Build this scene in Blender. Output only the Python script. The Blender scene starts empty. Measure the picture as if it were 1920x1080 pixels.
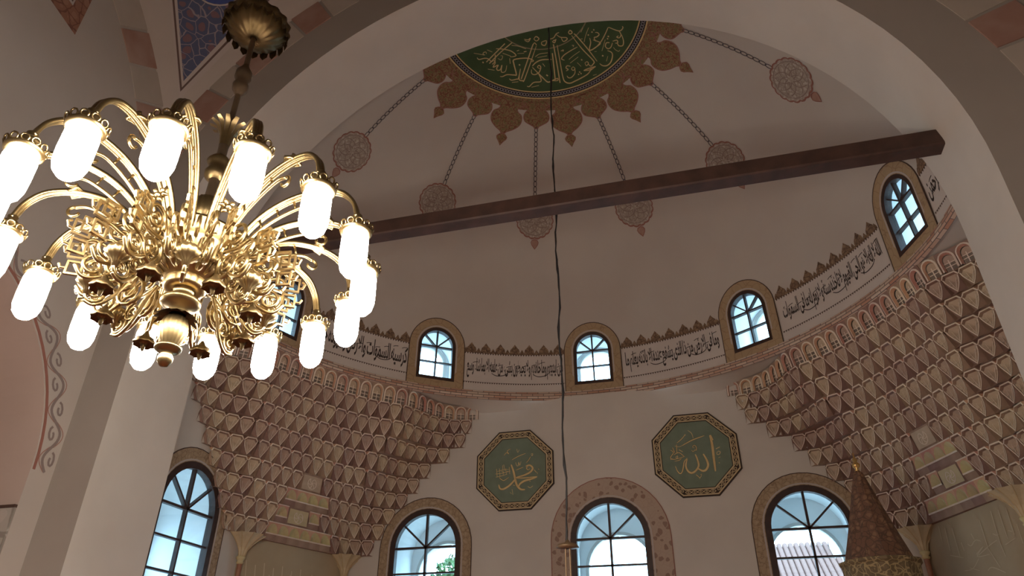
import bpy, math, random, unicodedata
from mathutils import Vector, Matrix
from mathutils.geometry import delaunay_2d_cdt
random.seed(7)
sc = bpy.context.scene
COL = sc.collection
PI = math.pi
sin, cos, rad = math.sin, math.cos, math.radians

# ------------------------------------------------------------------ camera
EYE = 1.6                                   # eye height above the floor
F_PX = 1322.4                               # focal length in pixels of the 1920 frame
CAM = Vector((1.680, -7.429, EYE))
RT = Vector((0.96570, 0.25964, 0.00211)); UP = Vector((0.13025, -0.49146, 0.86110)); FW = Vector((-0.22461, 0.83130, 0.50843))
cd = bpy.data.cameras.new('camera'); co = bpy.data.objects.new('camera', cd); COL.objects.link(co)
cd.sensor_width = 36; cd.lens = 36 * F_PX / 1920; cd.clip_end = 300
co.matrix_world = Matrix(((RT.x, UP.x, -FW.x, CAM.x), (RT.y, UP.y, -FW.y, CAM.y), (RT.z, UP.z, -FW.z, CAM.z), (0, 0, 0, 1)))
sc.camera = co
# ------------------------------------------------------------------ world, exposure
w = bpy.data.worlds.new('sky'); sc.world = w; w.use_nodes = True
bg = w.node_tree.nodes['Background']; bg.inputs[0].default_value = (0.48, 0.76, 1.0, 1); bg.inputs[1].default_value = 11.0
sc.view_settings.view_transform = 'Standard'; sc.view_settings.look = 'None'
sc.view_settings.gamma = 1; sc.view_settings.use_curve_mapping = False
sc.view_settings.exposure = 0.1
GLOBE_STRENGTH = 120.0

# ------------------------------------------------------------------ main measures (metres, z above the floor)
R = 5.0                    # radius of the apse ring
Z_RING = 4.98 + EYE        # underside of the ring cornice
Z_SPR = 5.47 + EYE         # springing of the half dome
D_H = 4.37                 # rise of the half dome
Y_B = 4.9                  # back wall of the apse
X_S = 5.5                  # side walls of the apse
B_PT = (4.8, 4.9); A_PT = (5.5, 2.7)   # ends of the corner panels
W_A = 4.82                 # half width of the great arch
Z_A = 4.45 + EYE           # centre height of the great arch
Y_F = -1.156               # hall face of the arch wall
H = 5.35                   # half side of the hall
Y_H = Y_F - H              # hall centre
R_P = 8.07                 # pendentive sphere
R_V0, R_V1 = 5.5, 6.05     # arch stones

# ------------------------------------------------------------------ pixel rays onto known surfaces
def ray(px, py):
    d = FW * F_PX + RT * (px - 960) - UP * (py - 540); return d.normalized()
def on_y(px, py, Y):
    d = ray(px, py); return CAM + d * ((Y - CAM.y) / d.y)
def on_x(px, py, X):
    d = ray(px, py); return CAM + d * ((X - CAM.x) / d.x)
def on_plane(px, py, P, N):
    d = ray(px, py); return CAM + d * ((P - CAM).dot(N) / d.dot(N))
def on_dome(px, py, eps=0.0):
    d = ray(px, py); a_, h_ = R - eps, D_H - eps
    S = Vector((1 / a_, 1 / a_, 1 / h_)); c = CAM - Vector((0, 0, Z_SPR)); c = Vector((c.x * S.x, c.y * S.y, c.z * S.z)); e = Vector((d.x * S.x, d.y * S.y, d.z * S.z))
    a = e.dot(e); b = 2 * c.dot(e); q = c.dot(c) - 1
    return CAM + d * ((-b + math.sqrt(max(0, b * b - 4 * a * q))) / (2 * a))
def on_sphere(px, py, C, Rs):
    d = ray(px, py); c = CAM - C; b = 2 * c.dot(d); q = c.dot(c) - Rs * Rs
    return CAM + d * ((-b + math.sqrt(max(0, b * b - 4 * q))) / 2)
def dome_z(x, y, eps=0.0):
    k = (x * x + y * y) / (R - eps) ** 2
    return Z_SPR + (D_H - eps) * math.sqrt(max(0.0, 1 - k))

# ------------------------------------------------------------------ materials
MATS = {}
def mat(name, c1, c2=None, scale=6.0, rough=0.75, metal=0.0, bump=0.0, detail=4, emit=None, rnd=0.0):
    m = bpy.data.materials.new(name); m.use_nodes = True; MATS[name] = m
    nt = m.node_tree; b = nt.nodes['Principled BSDF']; L = nt.links.new
    b.inputs['Roughness'].default_value = rough; b.inputs['Metallic'].default_value = metal
    c2 = c2 or c1
    tc = nt.nodes.new('ShaderNodeTexCoord')
    n = nt.nodes.new('ShaderNodeTexNoise'); n.inputs['Scale'].default_value = scale; n.inputs['Detail'].default_value = detail
    L(tc.outputs['Object'], n.inputs['Vector'])
    r = nt.nodes.new('ShaderNodeValToRGB'); r.color_ramp.elements[0].position = 0.35; r.color_ramp.elements[1].position = 0.68
    r.color_ramp.elements[0].color = (*c1, 1); r.color_ramp.elements[1].color = (*c2, 1)
    L(n.outputs['Fac'], r.inputs[0]); out = r.outputs[0]
    if rnd:
        oi = nt.nodes.new('ShaderNodeObjectInfo'); hs = nt.nodes.new('ShaderNodeHueSaturation')
        mp = nt.nodes.new('ShaderNodeMapRange'); mp.inputs[3].default_value = 1 - rnd; mp.inputs[4].default_value = 1 + rnd
        L(oi.outputs['Random'], mp.inputs[0]); L(mp.outputs[0], hs.inputs['Value']); 
        mp2 = nt.nodes.new('ShaderNodeMapRange'); mp2.inputs[3].default_value = 0.485; mp2.inputs[4].default_value = 0.525
        L(oi.outputs['Random'], mp2.inputs[0]); L(mp2.outputs[0], hs.inputs['Hue'])
        L(out, hs.inputs['Color']); out = hs.outputs[0]
    L(out, b.inputs['Base Color'])
    if bump:
        bp = nt.nodes.new('ShaderNodeBump'); bp.inputs['Strength'].default_value = bump; bp.inputs['Distance'].default_value = 0.02
        L(n.outputs['Fac'], bp.inputs['Height']); L(bp.outputs[0], b.inputs['Normal'])
    if emit:
        b.inputs['Emission Color'].default_value = (*emit[0], 1); b.inputs['Emission Strength'].default_value = emit[1]
    return m
def pattern(name, ground, line, fill, scale=9.0, rough=0.75, width=0.06):
    """scrolling painted ornament: warped cells with an outline colour and two fills"""
    m = mat(name, ground, ground, rough=rough); nt = m.node_tree; L = nt.links.new; b = nt.nodes['Principled BSDF']
    tc = nt.nodes.new('ShaderNodeTexCoord')
    nz = nt.nodes.new('ShaderNodeTexNoise'); nz.inputs['Scale'].default_value = scale * 0.6; L(tc.outputs['Object'], nz.inputs['Vector'])
    mx = nt.nodes.new('ShaderNodeMix'); mx.data_type = 'VECTOR'; mx.inputs[0].default_value = 0.12
    L(tc.outputs['Object'], mx.inputs[4]); L(nz.outputs['Color'], mx.inputs[5])
    ve = nt.nodes.new('ShaderNodeTexVoronoi'); ve.feature = 'DISTANCE_TO_EDGE'; ve.inputs['Scale'].default_value = scale
    vc = nt.nodes.new('ShaderNodeTexVoronoi'); vc.inputs['Scale'].default_value = scale
    L(mx.outputs[1], ve.inputs['Vector']); L(mx.outputs[1], vc.inputs['Vector'])
    r1 = nt.nodes.new('ShaderNodeValToRGB'); r1.color_ramp.interpolation = 'CONSTANT'
    r1.color_ramp.elements[0].color = (*fill, 1); r1.color_ramp.elements[1].color = (*ground, 1); r1.color_ramp.elements[1].position = 0.33
    L(vc.outputs['Distance'], r1.inputs[0])
    r2 = nt.nodes.new('ShaderNodeValToRGB'); r2.color_ramp.elements[0].color = (1, 1, 1, 1); r2.color_ramp.elements[1].color = (0, 0, 0, 1)
    r2.color_ramp.elements[0].position = width * 0.7; r2.color_ramp.elements[1].position = width * 1.3
    L(ve.outputs['Distance'], r2.inputs[0])
    m2 = nt.nodes.new('ShaderNodeMix'); m2.data_type = 'RGBA'; L(r2.outputs[0], m2.inputs[0]); L(r1.outputs[0], m2.inputs[6]); m2.inputs[7].default_value = (*line, 1)
    L(m2.outputs[2], b.inputs['Base Color'])
    return m
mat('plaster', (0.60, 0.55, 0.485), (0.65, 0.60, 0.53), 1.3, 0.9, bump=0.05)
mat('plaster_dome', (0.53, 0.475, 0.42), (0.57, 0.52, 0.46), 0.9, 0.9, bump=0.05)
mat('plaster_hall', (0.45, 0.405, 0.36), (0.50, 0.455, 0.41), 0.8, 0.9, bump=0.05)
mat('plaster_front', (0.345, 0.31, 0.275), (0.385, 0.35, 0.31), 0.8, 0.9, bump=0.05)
mat('reveal_white', (0.80, 0.81, 0.80), (0.85, 0.85, 0.84), 2, 0.9)
mat('red_stone', (0.37, 0.215, 0.17), (0.45, 0.315, 0.26), 2.2, 0.85)
mat('cream_stone', (0.47, 0.42, 0.36), (0.52, 0.46, 0.40), 3.0, 0.85)
mat('beam_wood', (0.055, 0.029, 0.022), (0.09, 0.046, 0.034), 5, 0.6, bump=0.15)
mat('frame_wood', (0.035, 0.018, 0.014), (0.055, 0.027, 0.02), 8, 0.55)
pattern('surround_tan', (0.40, 0.29, 0.18), (0.29, 0.20, 0.12), (0.45, 0.335, 0.215), 13, width=0.05)
pattern('surround_brown', (0.46, 0.35, 0.27), (0.43, 0.32, 0.245), (0.29, 0.19, 0.145), 9, width=0.03)
pattern('surround_brick', (0.42, 0.30, 0.175), (0.33, 0.22, 0.125), (0.40, 0.29, 0.17), 7, width=0.03)
mat('dark_line', (0.07, 0.04, 0.03)); mat('red_line', (0.30, 0.13, 0.10))
mat('ink', (0.035, 0.025, 0.025)); mat('band_white', (0.60, 0.54, 0.49), (0.65, 0.585, 0.53), 2)
pattern('crest_brown', (0.22, 0.14, 0.085), (0.10, 0.06, 0.04), (0.30, 0.20, 0.12), 16, width=0.05)
mat('green_field', (0.165, 0.21, 0.15), (0.195, 0.245, 0.18), 5); mat('green_dark', (0.045, 0.085, 0.03), (0.06, 0.105, 0.04), 3)
mat('gold_ink', (0.64, 0.46, 0.20), (0.72, 0.54, 0.25), 9, 0.5); mat('gold_dull', (0.30, 0.24, 0.13)); mat('border_black', (0.035, 0.02, 0.014)); mat('border_cream', (0.58, 0.45, 0.26))
mat('ring_blue', (0.30, 0.28, 0.30)); mat('rim_black', (0.02, 0.018, 0.02))
pattern('lobe_ornament', (0.285, 0.195, 0.095), (0.20, 0.075, 0.045), (0.20, 0.165, 0.07), 17, width=0.07)
pattern('disc_ornament', (0.43, 0.36, 0.295), (0.33, 0.26, 0.215), (0.53, 0.475, 0.41), 16, width=0.05)
mat('disc_line', (0.27, 0.20, 0.17))
mat('heart_red', (0.36, 0.20, 0.15), (0.42, 0.26, 0.20), 12); mat('chain_ink', (0.085, 0.075, 0.085))
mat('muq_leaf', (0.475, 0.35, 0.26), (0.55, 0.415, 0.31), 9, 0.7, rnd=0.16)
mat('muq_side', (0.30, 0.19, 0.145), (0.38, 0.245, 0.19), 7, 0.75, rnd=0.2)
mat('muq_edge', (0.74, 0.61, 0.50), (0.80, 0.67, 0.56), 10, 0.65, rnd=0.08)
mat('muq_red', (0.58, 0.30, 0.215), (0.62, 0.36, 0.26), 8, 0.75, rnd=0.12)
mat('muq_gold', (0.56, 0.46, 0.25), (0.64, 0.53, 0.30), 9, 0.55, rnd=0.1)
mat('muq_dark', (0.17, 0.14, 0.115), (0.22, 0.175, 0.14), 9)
mat('panel_tan', (0.44, 0.355, 0.23), (0.49, 0.40, 0.265), 1.6, 0.8); mat('panel_gold', (0.60, 0.52, 0.36))
mat('fan_cream', (0.58, 0.48, 0.30), (0.66, 0.56, 0.37), 8, 0.6); mat('shaft_red', (0.30, 0.13, 0.075), (0.36, 0.17, 0.10), 8, 0.5)
mat('gilt', (0.75, 0.50, 0.18), (0.82, 0.58, 0.24), 9, 0.3, 1.0)
mat('brass', (0.245, 0.18, 0.085), (0.295, 0.22, 0.11), 14, 0.33, 1.0); mat('brass_dark', (0.12, 0.085, 0.04), (0.16, 0.115, 0.055), 10, 0.4, 1.0)
mat('rod_dark', (0.11, 0.075, 0.045), (0.15, 0.10, 0.06), 10, 0.45, 0.6)
mat('globe_glass', (0.9, 0.88, 0.84), emit=((1.0, 0.89, 0.77), GLOBE_STRENGTH))
mat('cable_black', (0.014, 0.012, 0.012), rough=0.6); mat('bronze', (0.20, 0.13, 0.07), (0.26, 0.17, 0.09), 12, 0.5, 0.5)
pattern('minbar_paint', (0.17, 0.085, 0.05), (0.10, 0.055, 0.035), (0.235, 0.13, 0.07), 13, width=0.06)
pattern('minbar_band', (0.14, 0.10, 0.05), (0.36, 0.27, 0.13), (0.17, 0.12, 0.06), 14, width=0.07)
pattern('blue_ornament', (0.085, 0.105, 0.19), (0.30, 0.26, 0.29), (0.20, 0.12, 0.14), 6.5, width=0.03)
mat('blue_deep', (0.05, 0.08, 0.26)); mat('border_dark', (0.13, 0.085, 0.075)); mat('border_pale', (0.50, 0.45, 0.42))
pattern('lozenge_red', (0.30, 0.15, 0.10), (0.19, 0.085, 0.06), (0.35, 0.19, 0.13), 9, width=0.06)
pattern('marble', (0.42, 0.40, 0.36), (0.27, 0.25, 0.22), (0.47, 0.44, 0.40), 5, width=0.07)
mat('vine_red', (0.34, 0.19, 0.15)); mat('vine_grey', (0.25, 0.20, 0.185)); mat('pink_plaster', (0.49, 0.40, 0.35), (0.53, 0.44, 0.39), 1, 0.9)
mat('carpet', (0.30, 0.10, 0.07), (0.36, 0.14, 0.09), 9, 0.95); mat('ground', (0.35, 0.35, 0.33)); mat('roof_tile', (0.13, 0.055, 0.04), (0.18, 0.085, 0.06), 6)
mat('house_wall', (0.75, 0.73, 0.70)); mat('leaf', (0.03, 0.07, 0.018), (0.05, 0.11, 0.028), 4); mat('bark', (0.13, 0.09, 0.06)); mat('marble_plain', (0.50, 0.48, 0.45))
def checker(name):
    m = mat(name, (0.5, 0.4, 0.3)); nt = m.node_tree; L = nt.links.new
    tc = nt.nodes.new('ShaderNodeTexCoord'); br = nt.nodes.new('ShaderNodeTexBrick'); mp = nt.nodes.new('ShaderNodeMapping')
    L(tc.outputs['UV'], mp.inputs[0]); L(mp.outputs[0], br.inputs['Vector'])
    br.inputs['Color1'].default_value = (0.46, 0.19, 0.11, 1); br.inputs['Color2'].default_value = (0.66, 0.53, 0.42, 1); br.inputs['Mortar'].default_value = (0.16, 0.12, 0.11, 1)
    br.inputs['Scale'].default_value = 1.0; br.inputs['Brick Width'].default_value = 0.21; br.inputs['Row Height'].default_value = 0.05; br.inputs['Mortar Size'].default_value = 0.006; br.inputs['Bias'].default_value = 0.2
    L(br.outputs['Color'], nt.nodes['Principled BSDF'].inputs['Base Color']); return m
checker('cornice_checker')
g = bpy.data.materials.new('window_glass'); g.use_nodes = True; MATS['window_glass'] = g; nt = g.node_tree; nt.nodes.clear()
o_ = nt.nodes.new('ShaderNodeOutputMaterial'); mx = nt.nodes.new('ShaderNodeMixShader'); tr = nt.nodes.new('ShaderNodeBsdfTransparent'); gl = nt.nodes.new('ShaderNodeBsdfGlossy'); gl.inputs['Roughness'].default_value = 0.05
tr.inputs[0].default_value = (0.90, 0.95, 0.97, 1); mx.inputs[0].default_value = 0.06
nt.links.new(tr.outputs[0], mx.inputs[1]); nt.links.new(gl.outputs[0], mx.inputs[2]); nt.links.new(mx.outputs[0], o_.inputs[0])

# ------------------------------------------------------------------ object helpers
def props(o, label=None, cat=None, group=None, kind=None):
    if label: o['label'] = label
    if cat: o['category'] = cat
    if group: o['group'] = group
    if kind: o['kind'] = kind
    return o
def empty(name, loc, label, cat, group=None, kind=None):
    o = bpy.data.objects.new(name, None); COL.objects.link(o); o.location = loc; o.empty_display_size = 0.1
    return props(o, label, cat, group, kind)
class MB:
    def __init__(s): s.v = []; s.f = []; s.m = []
    def add(s, vs, fs, mi=0):
        b = len(s.v); s.v += [tuple(x) for x in vs]; s.f += [tuple(b + i for i in f) for f in fs]; s.m += [mi] * len(fs)
    def quad(s, a, b, c, d, mi=0): s.add((a, b, c, d), ((0, 1, 2, 3),), mi)
    def box(s, x0, x1, y0, y1, z0, z1, mi=0, f=None):
        vs = [(x, y, z) for z in (z0, z1) for y in (y0, y1) for x in (x0, x1)]
        if f: vs = [f(*p) for p in vs]
        s.add(vs, ((0, 2, 3, 1), (4, 5, 7, 6), (0, 1, 5, 4), (1, 3, 7, 5), (3, 2, 6, 7), (2, 0, 4, 6)), mi)
    def prism(s, poly, f, d0, d1, mi=0):
        """2D polygon extruded between depths d0 and d1, mapped by f(u,v,d)"""
        n = len(poly); s.add([f(u, v, d1) for u, v in poly] + [f(u, v, d0) for u, v in poly],
              [tuple(range(n)), tuple(range(2 * n - 1, n - 1, -1))] + [(i, i + n, (i + 1) % n + n, (i + 1) % n) for i in range(n)], mi)
    def band(s, A, Bp, f, d0, d1, mi=0, closed=False):
        """strip between two equal-length polylines with thickness d0..d1"""
        n = len(A); vs = [f(u, v, d1) for u, v in A] + [f(u, v, d1) for u, v in Bp] + [f(u, v, d0) for u, v in A] + [f(u, v, d0) for u, v in Bp]
        fs = []
        for i in range(n if closed else n - 1):
            j = (i + 1) % n
            fs += [(i, j, n + j, n + i), (2 * n + i, 3 * n + i, 3 * n + j, 2 * n + j), (i, 2 * n + i, 2 * n + j, j), (n + i, n + j, 3 * n + j, 3 * n + i)]
        if not closed: fs += [(0, n, 3 * n, 2 * n), (n - 1, 3 * n - 1, 4 * n - 1, 2 * n - 1)]
        s.add(vs, fs, mi)
    def ribbon(s, pts, wid, f, mi=0, closed=False, taper=False):
        """flat brush stroke of width wid along 2D points, mapped by f(u,v)"""
        n = len(pts); A = []
        for i in range(n):
            p0 = pts[(i - 1) % n] if closed or i > 0 else pts[i]; p1 = pts[(i + 1) % n] if closed or i < n - 1 else pts[i]
            dx, dy = p1[0] - p0[0], p1[1] - p0[1]; l = math.hypot(dx, dy) or 1
            k = wid / 2
            if taper: k *= 0.35 + 0.65 * sin(PI * min(1, max(0, (i + .7) / n))) ** 0.5
            A.append((pts[i][0] - dy / l * k, pts[i][1] + dx / l * k, pts[i][0] + dy / l * k, pts[i][1] - dx / l * k))
        vs = [f(a, b) for a, b, c, d in A] + [f(c, d) for a, b, c, d in A]
        s.add(vs, [(i, (i + 1) % n, n + (i + 1) % n, n + i) for i in range(n if closed else n - 1)], mi)
    def tube(s, pts, rr, k=8, mi=0, cap=True, closed=False, squash=None):
        pts = [Vector(p) for p in pts]; n = len(pts); rr = rr if isinstance(rr, (list, tuple)) else [rr] * n
        ref = None; rings = []
        for i in range(n):
            t = (pts[(i + 1) % n] - pts[(i - 1) % n]) if closed else (pts[min(i + 1, n - 1)] - pts[max(i - 1, 0)])
            if t.length < 1e-9: t = Vector((0, 0, 1))
            t.normalize()
            if ref is None: ref = Vector((0, 0, 1)) if abs(t.z) < 0.9 else Vector((1, 0, 0))
            if squash: ref = Vector(squash)
            a = (ref - t * ref.dot(t)); a = a.normalized() if a.length > 1e-6 else t.orthogonal().normalized(); b = t.cross(a); ref = a
            rings.append([pts[i] + a * (rr[i] * cos(2 * PI * j / k)) + b * (rr[i] * sin(2 * PI * j / k)) for j in range(k)])
        fs = []
        for i in range(n if closed else n - 1):
            i2 = (i + 1) % n
            for j in range(k): fs.append((i * k + j, i * k + (j + 1) % k, i2 * k + (j + 1) % k, i2 * k + j))
        if cap and not closed: fs += [tuple(range(k - 1, -1, -1)), tuple(range((n - 1) * k, n * k))]
        s.add([v for r_ in rings for v in r_], fs, mi)
    def lathe(s, prof, k=24, c=(0, 0, 0), mi=0, a0=0, a1=2 * PI, flute=0.0, nf=0, f=None):
        full = abs(a1 - a0 - 2 * PI) < 1e-6; kk = k if full else k + 1; vs = []
        for r_, z in prof:
            for j in range(kk):
                a = a0 + (a1 - a0) * j / k; q = r_ * (1 + flute * cos(nf * a)) if nf else r_
                p = (c[0] + q * cos(a), c[1] + q * sin(a), c[2] + z); vs.append(f(*p) if f else p)
        fs = []
        for i in range(len(prof) - 1):
            for j in range(k): fs.append((i * kk + j, i * kk + (j + 1) % kk, (i + 1) * kk + (j + 1) % kk, (i + 1) * kk + j))
        s.add(vs, fs, mi)
    def mesh(s, name, mats, smooth=False, loc=(0, 0, 0)):
        me = bpy.data.meshes.new(name); L = Vector(loc)
        me.from_pydata([tuple(Vector(v) - L) for v in s.v], [], s.f)
        for m in (mats if isinstance(mats, (list, tuple)) else [mats]): me.materials.append(MATS[m])
        if len(set(s.m)) > 1: me.polygons.foreach_set('material_index', s.m)
        if smooth: me.polygons.foreach_set('use_smooth', [True] * len(s.f))
        me.update(); return me
    def build(s, name, mats, parent=None, smooth=False, loc=None, **kw):
        """mesh object at loc (default: parent's place), vertices given in world space"""
        if loc is None: loc = Vector((0, 0, 0)) if parent is None else wloc(parent)
        me = s.mesh(name, mats, smooth, loc); o = bpy.data.objects.new(name, me); COL.objects.link(o)
        if parent is not None: o.parent = parent; o.location = Vector(loc) - wloc(parent)
        else: o.location = loc
        return props(o, **kw)
def wloc(o):
    v = Vector(o.location)
    while o.parent: o = o.parent; v += Vector(o.location)
    return v
def inst(me, name, parent, loc=(0, 0, 0), rz=0.0):
    o = bpy.data.objects.new(name, me); COL.objects.link(o); o.parent = parent; o.location = loc; o.rotation_euler = (0, 0, rz); return o
def inside(p, poly):
    x, y = p; c = False; n = len(poly)
    for i in range(n):
        x1, y1 = poly[i]; x2, y2 = poly[i - 1]
        if (y1 > y) != (y2 > y) and x < (x2 - x1) * (y - y1) / (y2 - y1) + x1: c = not c
    return c
def fill(mb, outer, holes, f, extra=(), mi=0):
    """triangulated polygon with holes, mapped by f(u,v)"""
    vs = []; es = []
    for lp in [outer] + list(holes):
        b = len(vs); vs += [Vector(p) for p in lp]; es += [(b + i, b + (i + 1) % len(lp)) for i in range(len(lp))]
    for p in extra:
        if inside(p, outer) and not any(inside(p, h) for h in holes): vs.append(Vector(p))
    r_ = delaunay_2d_cdt(vs, es, [], 0, 1e-5); V, T = r_[0], r_[2]; keep = []
    for t in T:
        c = sum((V[i] for i in t), Vector((0, 0))) / len(t)
        if inside(c, outer) and not any(inside(c, h) for h in holes): keep.append(tuple(t))
    mb.add([f(p.x, p.y) for p in V], keep, mi)
def smooth_path(pts, n=5, closed=False):
    out = []; m = len(pts)
    for i in range(m if closed else m - 1):
        p0, p1, p2, p3 = (pts[(i - 1) % m] if closed or i > 0 else pts[i]), pts[i], pts[(i + 1) % m], (pts[(i + 2) % m] if closed or i + 2 < m else pts[(i + 1) % m])
        for k in range(n):
            t = k / n
            out.append(tuple(0.5 * (2 * b + (c - a) * t + (2 * a - 5 * b + 4 * c - d) * t * t + (3 * b - a - 3 * c + d) * t ** 3) for a, b, c, d in zip(p0, p1, p2, p3)))
    if not closed: out.append(tuple(pts[-1]))
    return out
def arch_pts(wd, zs, zb, n=20, zoff=0.0):
    """outline of a round-headed opening, bottom left round to bottom right"""
    return [(-wd, zb)] + [(-wd * cos(PI * i / n), zs + wd * sin(PI * i / n)) for i in range(n + 1)] + [(wd, zb)]
def plane_map(P, U, N, zc=0.0):
    P, U, N = Vector(P), Vector(U), Vector(N)
    return lambda u, v, d=0.0: P + U * u + N * d + Vector((0, 0, v))
def drum_map(az0, Rr=R):
    def f(u, v, d=0.0):
        a = rad(az0) + u / Rr; q = Rr * math.sqrt(max(0.0, 1 - (max(0.0, v - Z_SPR) / D_H) ** 2)) - d
        return Vector((q * sin(a), q * cos(a), v))
    return f

# ================================================================== THE SETTING
STR = 'structure'
# ---- floor, ground
m = MB(); m.box(-H - 1.7, H * 1.13 + 0.2, Y_H - H - 0.3, Y_B + 0.3, -0.3, 0.0); m.build('floor', 'carpet', label='red carpeted floor of the prayer hall', cat='floor', kind=STR)
m = MB(); m.quad((-60, -60, -0.35), (60, -60, -0.35), (60, 60, -0.35), (-60, 60, -0.35)); m.build('ground', 'ground', label='grey paved ground outside the windows', cat='ground', kind=STR)

# ---- windows: (u half width, spring z, bottom z, rows)
WIN = []
RING_AZ = (-71.5, -35.8, -0.6, 34.6, 74.0)
RW = dict(wd=0.372, zs=5.93 + EYE, zb=5.25 + EYE, rows=2)
BW = dict(wd=0.672, zs=2.41 + EYE, zb=0.16 + EYE, rows=5)
BACK_X = (-3.245, 0.065, 3.225)
SIDE_Y = 1.36
def hole(c, S): return [(c + u, v) for u, v in arch_pts(S['wd'], S['zs'], S['zb'])]

# ---- back wall of the apse
m = MB(); f = plane_map((0, Y_B, 0), (1, 0, 0), (0, -1, 0))
fill(m, [(-B_PT[0], 0), (B_PT[0], 0), (B_PT[0], 6.60), (-B_PT[0], 6.60)], [hole(x, BW) for x in BACK_X], lambda u, v: f(u, v))
wall_back = m.build('wall_back', 'plaster', label='plain cream apse wall with three tall arched windows and two roundels', cat='wall', kind=STR)
# ---- side walls
for s, nm in ((-1, 'wall_left'), (1, 'wall_right')):
    m = MB(); f = plane_map((s * X_S, 0, 0), (0, 1, 0), (-s, 0, 0))
    fill(m, [(-0.3, 0), (A_PT[1], 0), (A_PT[1], Z_RING), (-0.3, Z_RING)], [hole(SIDE_Y, BW)] if s < 0 else [], lambda u, v: f(u, v))
    m.build(nm, 'plaster', label='cream side wall of the apse ' + ('holding one arched window beside the pier' if s < 0 else 'behind the pointed pulpit roof'), cat='wall', kind=STR)
# ---- soffit ledge between the walls and the ring, with the little cove over the back wall
def outer_r(a):
    best = 99
    P = [(-X_S, -0.3), (-X_S, A_PT[1]), (-B_PT[0], Y_B), (B_PT[0], Y_B), (X_S, A_PT[1]), (X_S, -0.3)]
    dx, dy = sin(a), cos(a)
    for (x1, y1), (x2, y2) in zip(P, P[1:]):
        ex, ey = x2 - x1, y2 - y1; den = dx * ey - dy * ex
        if abs(den) < 1e-9: continue
        t = (x1 * ey - y1 * ex) / den; q = (x1 * dy - y1 * dx) / den
        if t > 0 and -1e-6 <= q <= 1 + 1e-6: best = min(best, t)
    return best
m = MB(); N = 120; vs = []
for i in range(N + 1):
    a = rad(-92 + 184 * i / N); ro = outer_r(a); x = ro * sin(a)
    k = max(0.0, min(1.0, (2.7 - abs(x)) / 0.5)) if cos(a) > 0.3 else 0.0
    ri = min(R + 0.01, 9)
    for t in (0, .35, .7, 1):
        rr_ = ri + (ro - ri) * t; zz = Z_RING + 0.01 - k * 0.17 * t ** 1.5
        vs.append((rr_ * sin(a), rr_ * cos(a), zz))
m.add(vs, [(i * 4 + j, i * 4 + j + 1, i * 4 + j + 5, i * 4 + j + 4) for i in range(N) for j in range(3)])
m.build('trim_1', 'plaster', smooth=True, label='plaster cove under the ring of small windows', cat='cove', kind=STR)
# ---- drum and half dome
m = MB(); f0 = drum_map(0); zt = 8.35
outer = [(rad(a) * R, Z_RING) for a in range(-92, 93, 2)] + [(rad(a) * R, zt) for a in range(92, -93, -2)]
holes = [hole(rad(a) * R, RW) for a in RING_AZ]
extra = [(rad(a) * R, z) for a in range(-90, 91, 2) for z in (6.7, 6.9, 7.1, 7.3, 7.5, 7.7, 7.9, 8.1, 8.25)]
fill(m, outer, holes, lambda u, v: f0(u, v), extra)
th0 = math.asin((zt - Z_SPR) / D_H); vs = []; NA, NT = 92, 30
for i in range(NT + 1):
    th = th0 + (PI / 2 - th0) * i / NT
    for j in range(NA + 1):
        a = rad(-92 + 184 * j / NA); vs.append((R * cos(th) * sin(a), R * cos(th) * cos(a), Z_SPR + D_H * sin(th)))
m.add(vs, [(i * (NA + 1) + j, i * (NA + 1) + j + 1, (i + 1) * (NA + 1) + j + 1, (i + 1) * (NA + 1) + j) for i in range(NT) for j in range(NA)])
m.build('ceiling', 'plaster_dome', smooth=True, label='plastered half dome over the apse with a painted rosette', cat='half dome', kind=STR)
# ---- checkered cornice under the ring
m = MB(); N = 90; prof = [(0.0, -0.02), (0.045, 0.0), (0.06, 0.03), (0.035, 0.135), (0.0, 0.15)]
vs = [((R - d) * sin(rad(-90 + 2 * i)), (R - d) * cos(rad(-90 + 2 * i)), Z_RING + z) for i in range(N + 1) for d, z in prof]
m.add(vs, [(i * 5 + j, i * 5 + j + 1, i * 5 + j + 6, i * 5 + j + 5) for i in range(N) for j in range(4)])
o = m.build('trim_2', 'cornice_checker', label='narrow red and cream checkered cornice running round the apse ring', cat='cornice', kind=STR)
uv = o.data.uv_layers.new(name='UVMap')
for poly in o.data.polygons:
    for li in poly.loop_indices:
        vi = o.data.loops[li].vertex_index; uv.data[li].uv = ((vi // 5) * rad(2) * R, (0, .045, .08, .18, .22)[vi % 5])

# ---- great arch: soffit with jambs, rear face, hall face
N = 48
def arch_line(rr, n=N): return [(rr, 0.0)] + [(rr * cos(PI * i / n), Z_A + rr * sin(PI * i / n)) for i in range(n + 1)] + [(-rr, 0.0)]
m = MB(); A = arch_line(W_A)
ys = (Y_F, -0.58, 0.0)
m.add([(x, y, z) for y in ys for x, z in A], [(k * len(A) + i, k * len(A) + i + 1, (k + 1) * len(A) + i + 1, (k + 1) * len(A) + i) for k in range(2) for i in range(len(A) - 1)])
m.build('trim_3', 'plaster', smooth=True, label='broad plain soffit and jambs of the great apse arch', cat='arch', kind=STR)
m = MB()
fill(m, [(-X_S, 0), (-W_A, 0)] + [(x, z) for x, z in A[::-1]][1:-1] + [(W_A, 0), (X_S, 0), (X_S, Z_SPR + 0.2)] + [(5.2 * cos(PI * i / 40), Z_SPR + 0.2 + 4.6 * sin(PI * i / 40)) for i in range(1, 40)] + [(-X_S, Z_SPR + 0.2)], [], lambda u, v: Vector((u, 0.0, v)))
m.build('wall_inner', 'plaster', label='apse side of the great arch wall', cat='wall', kind=STR)
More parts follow.
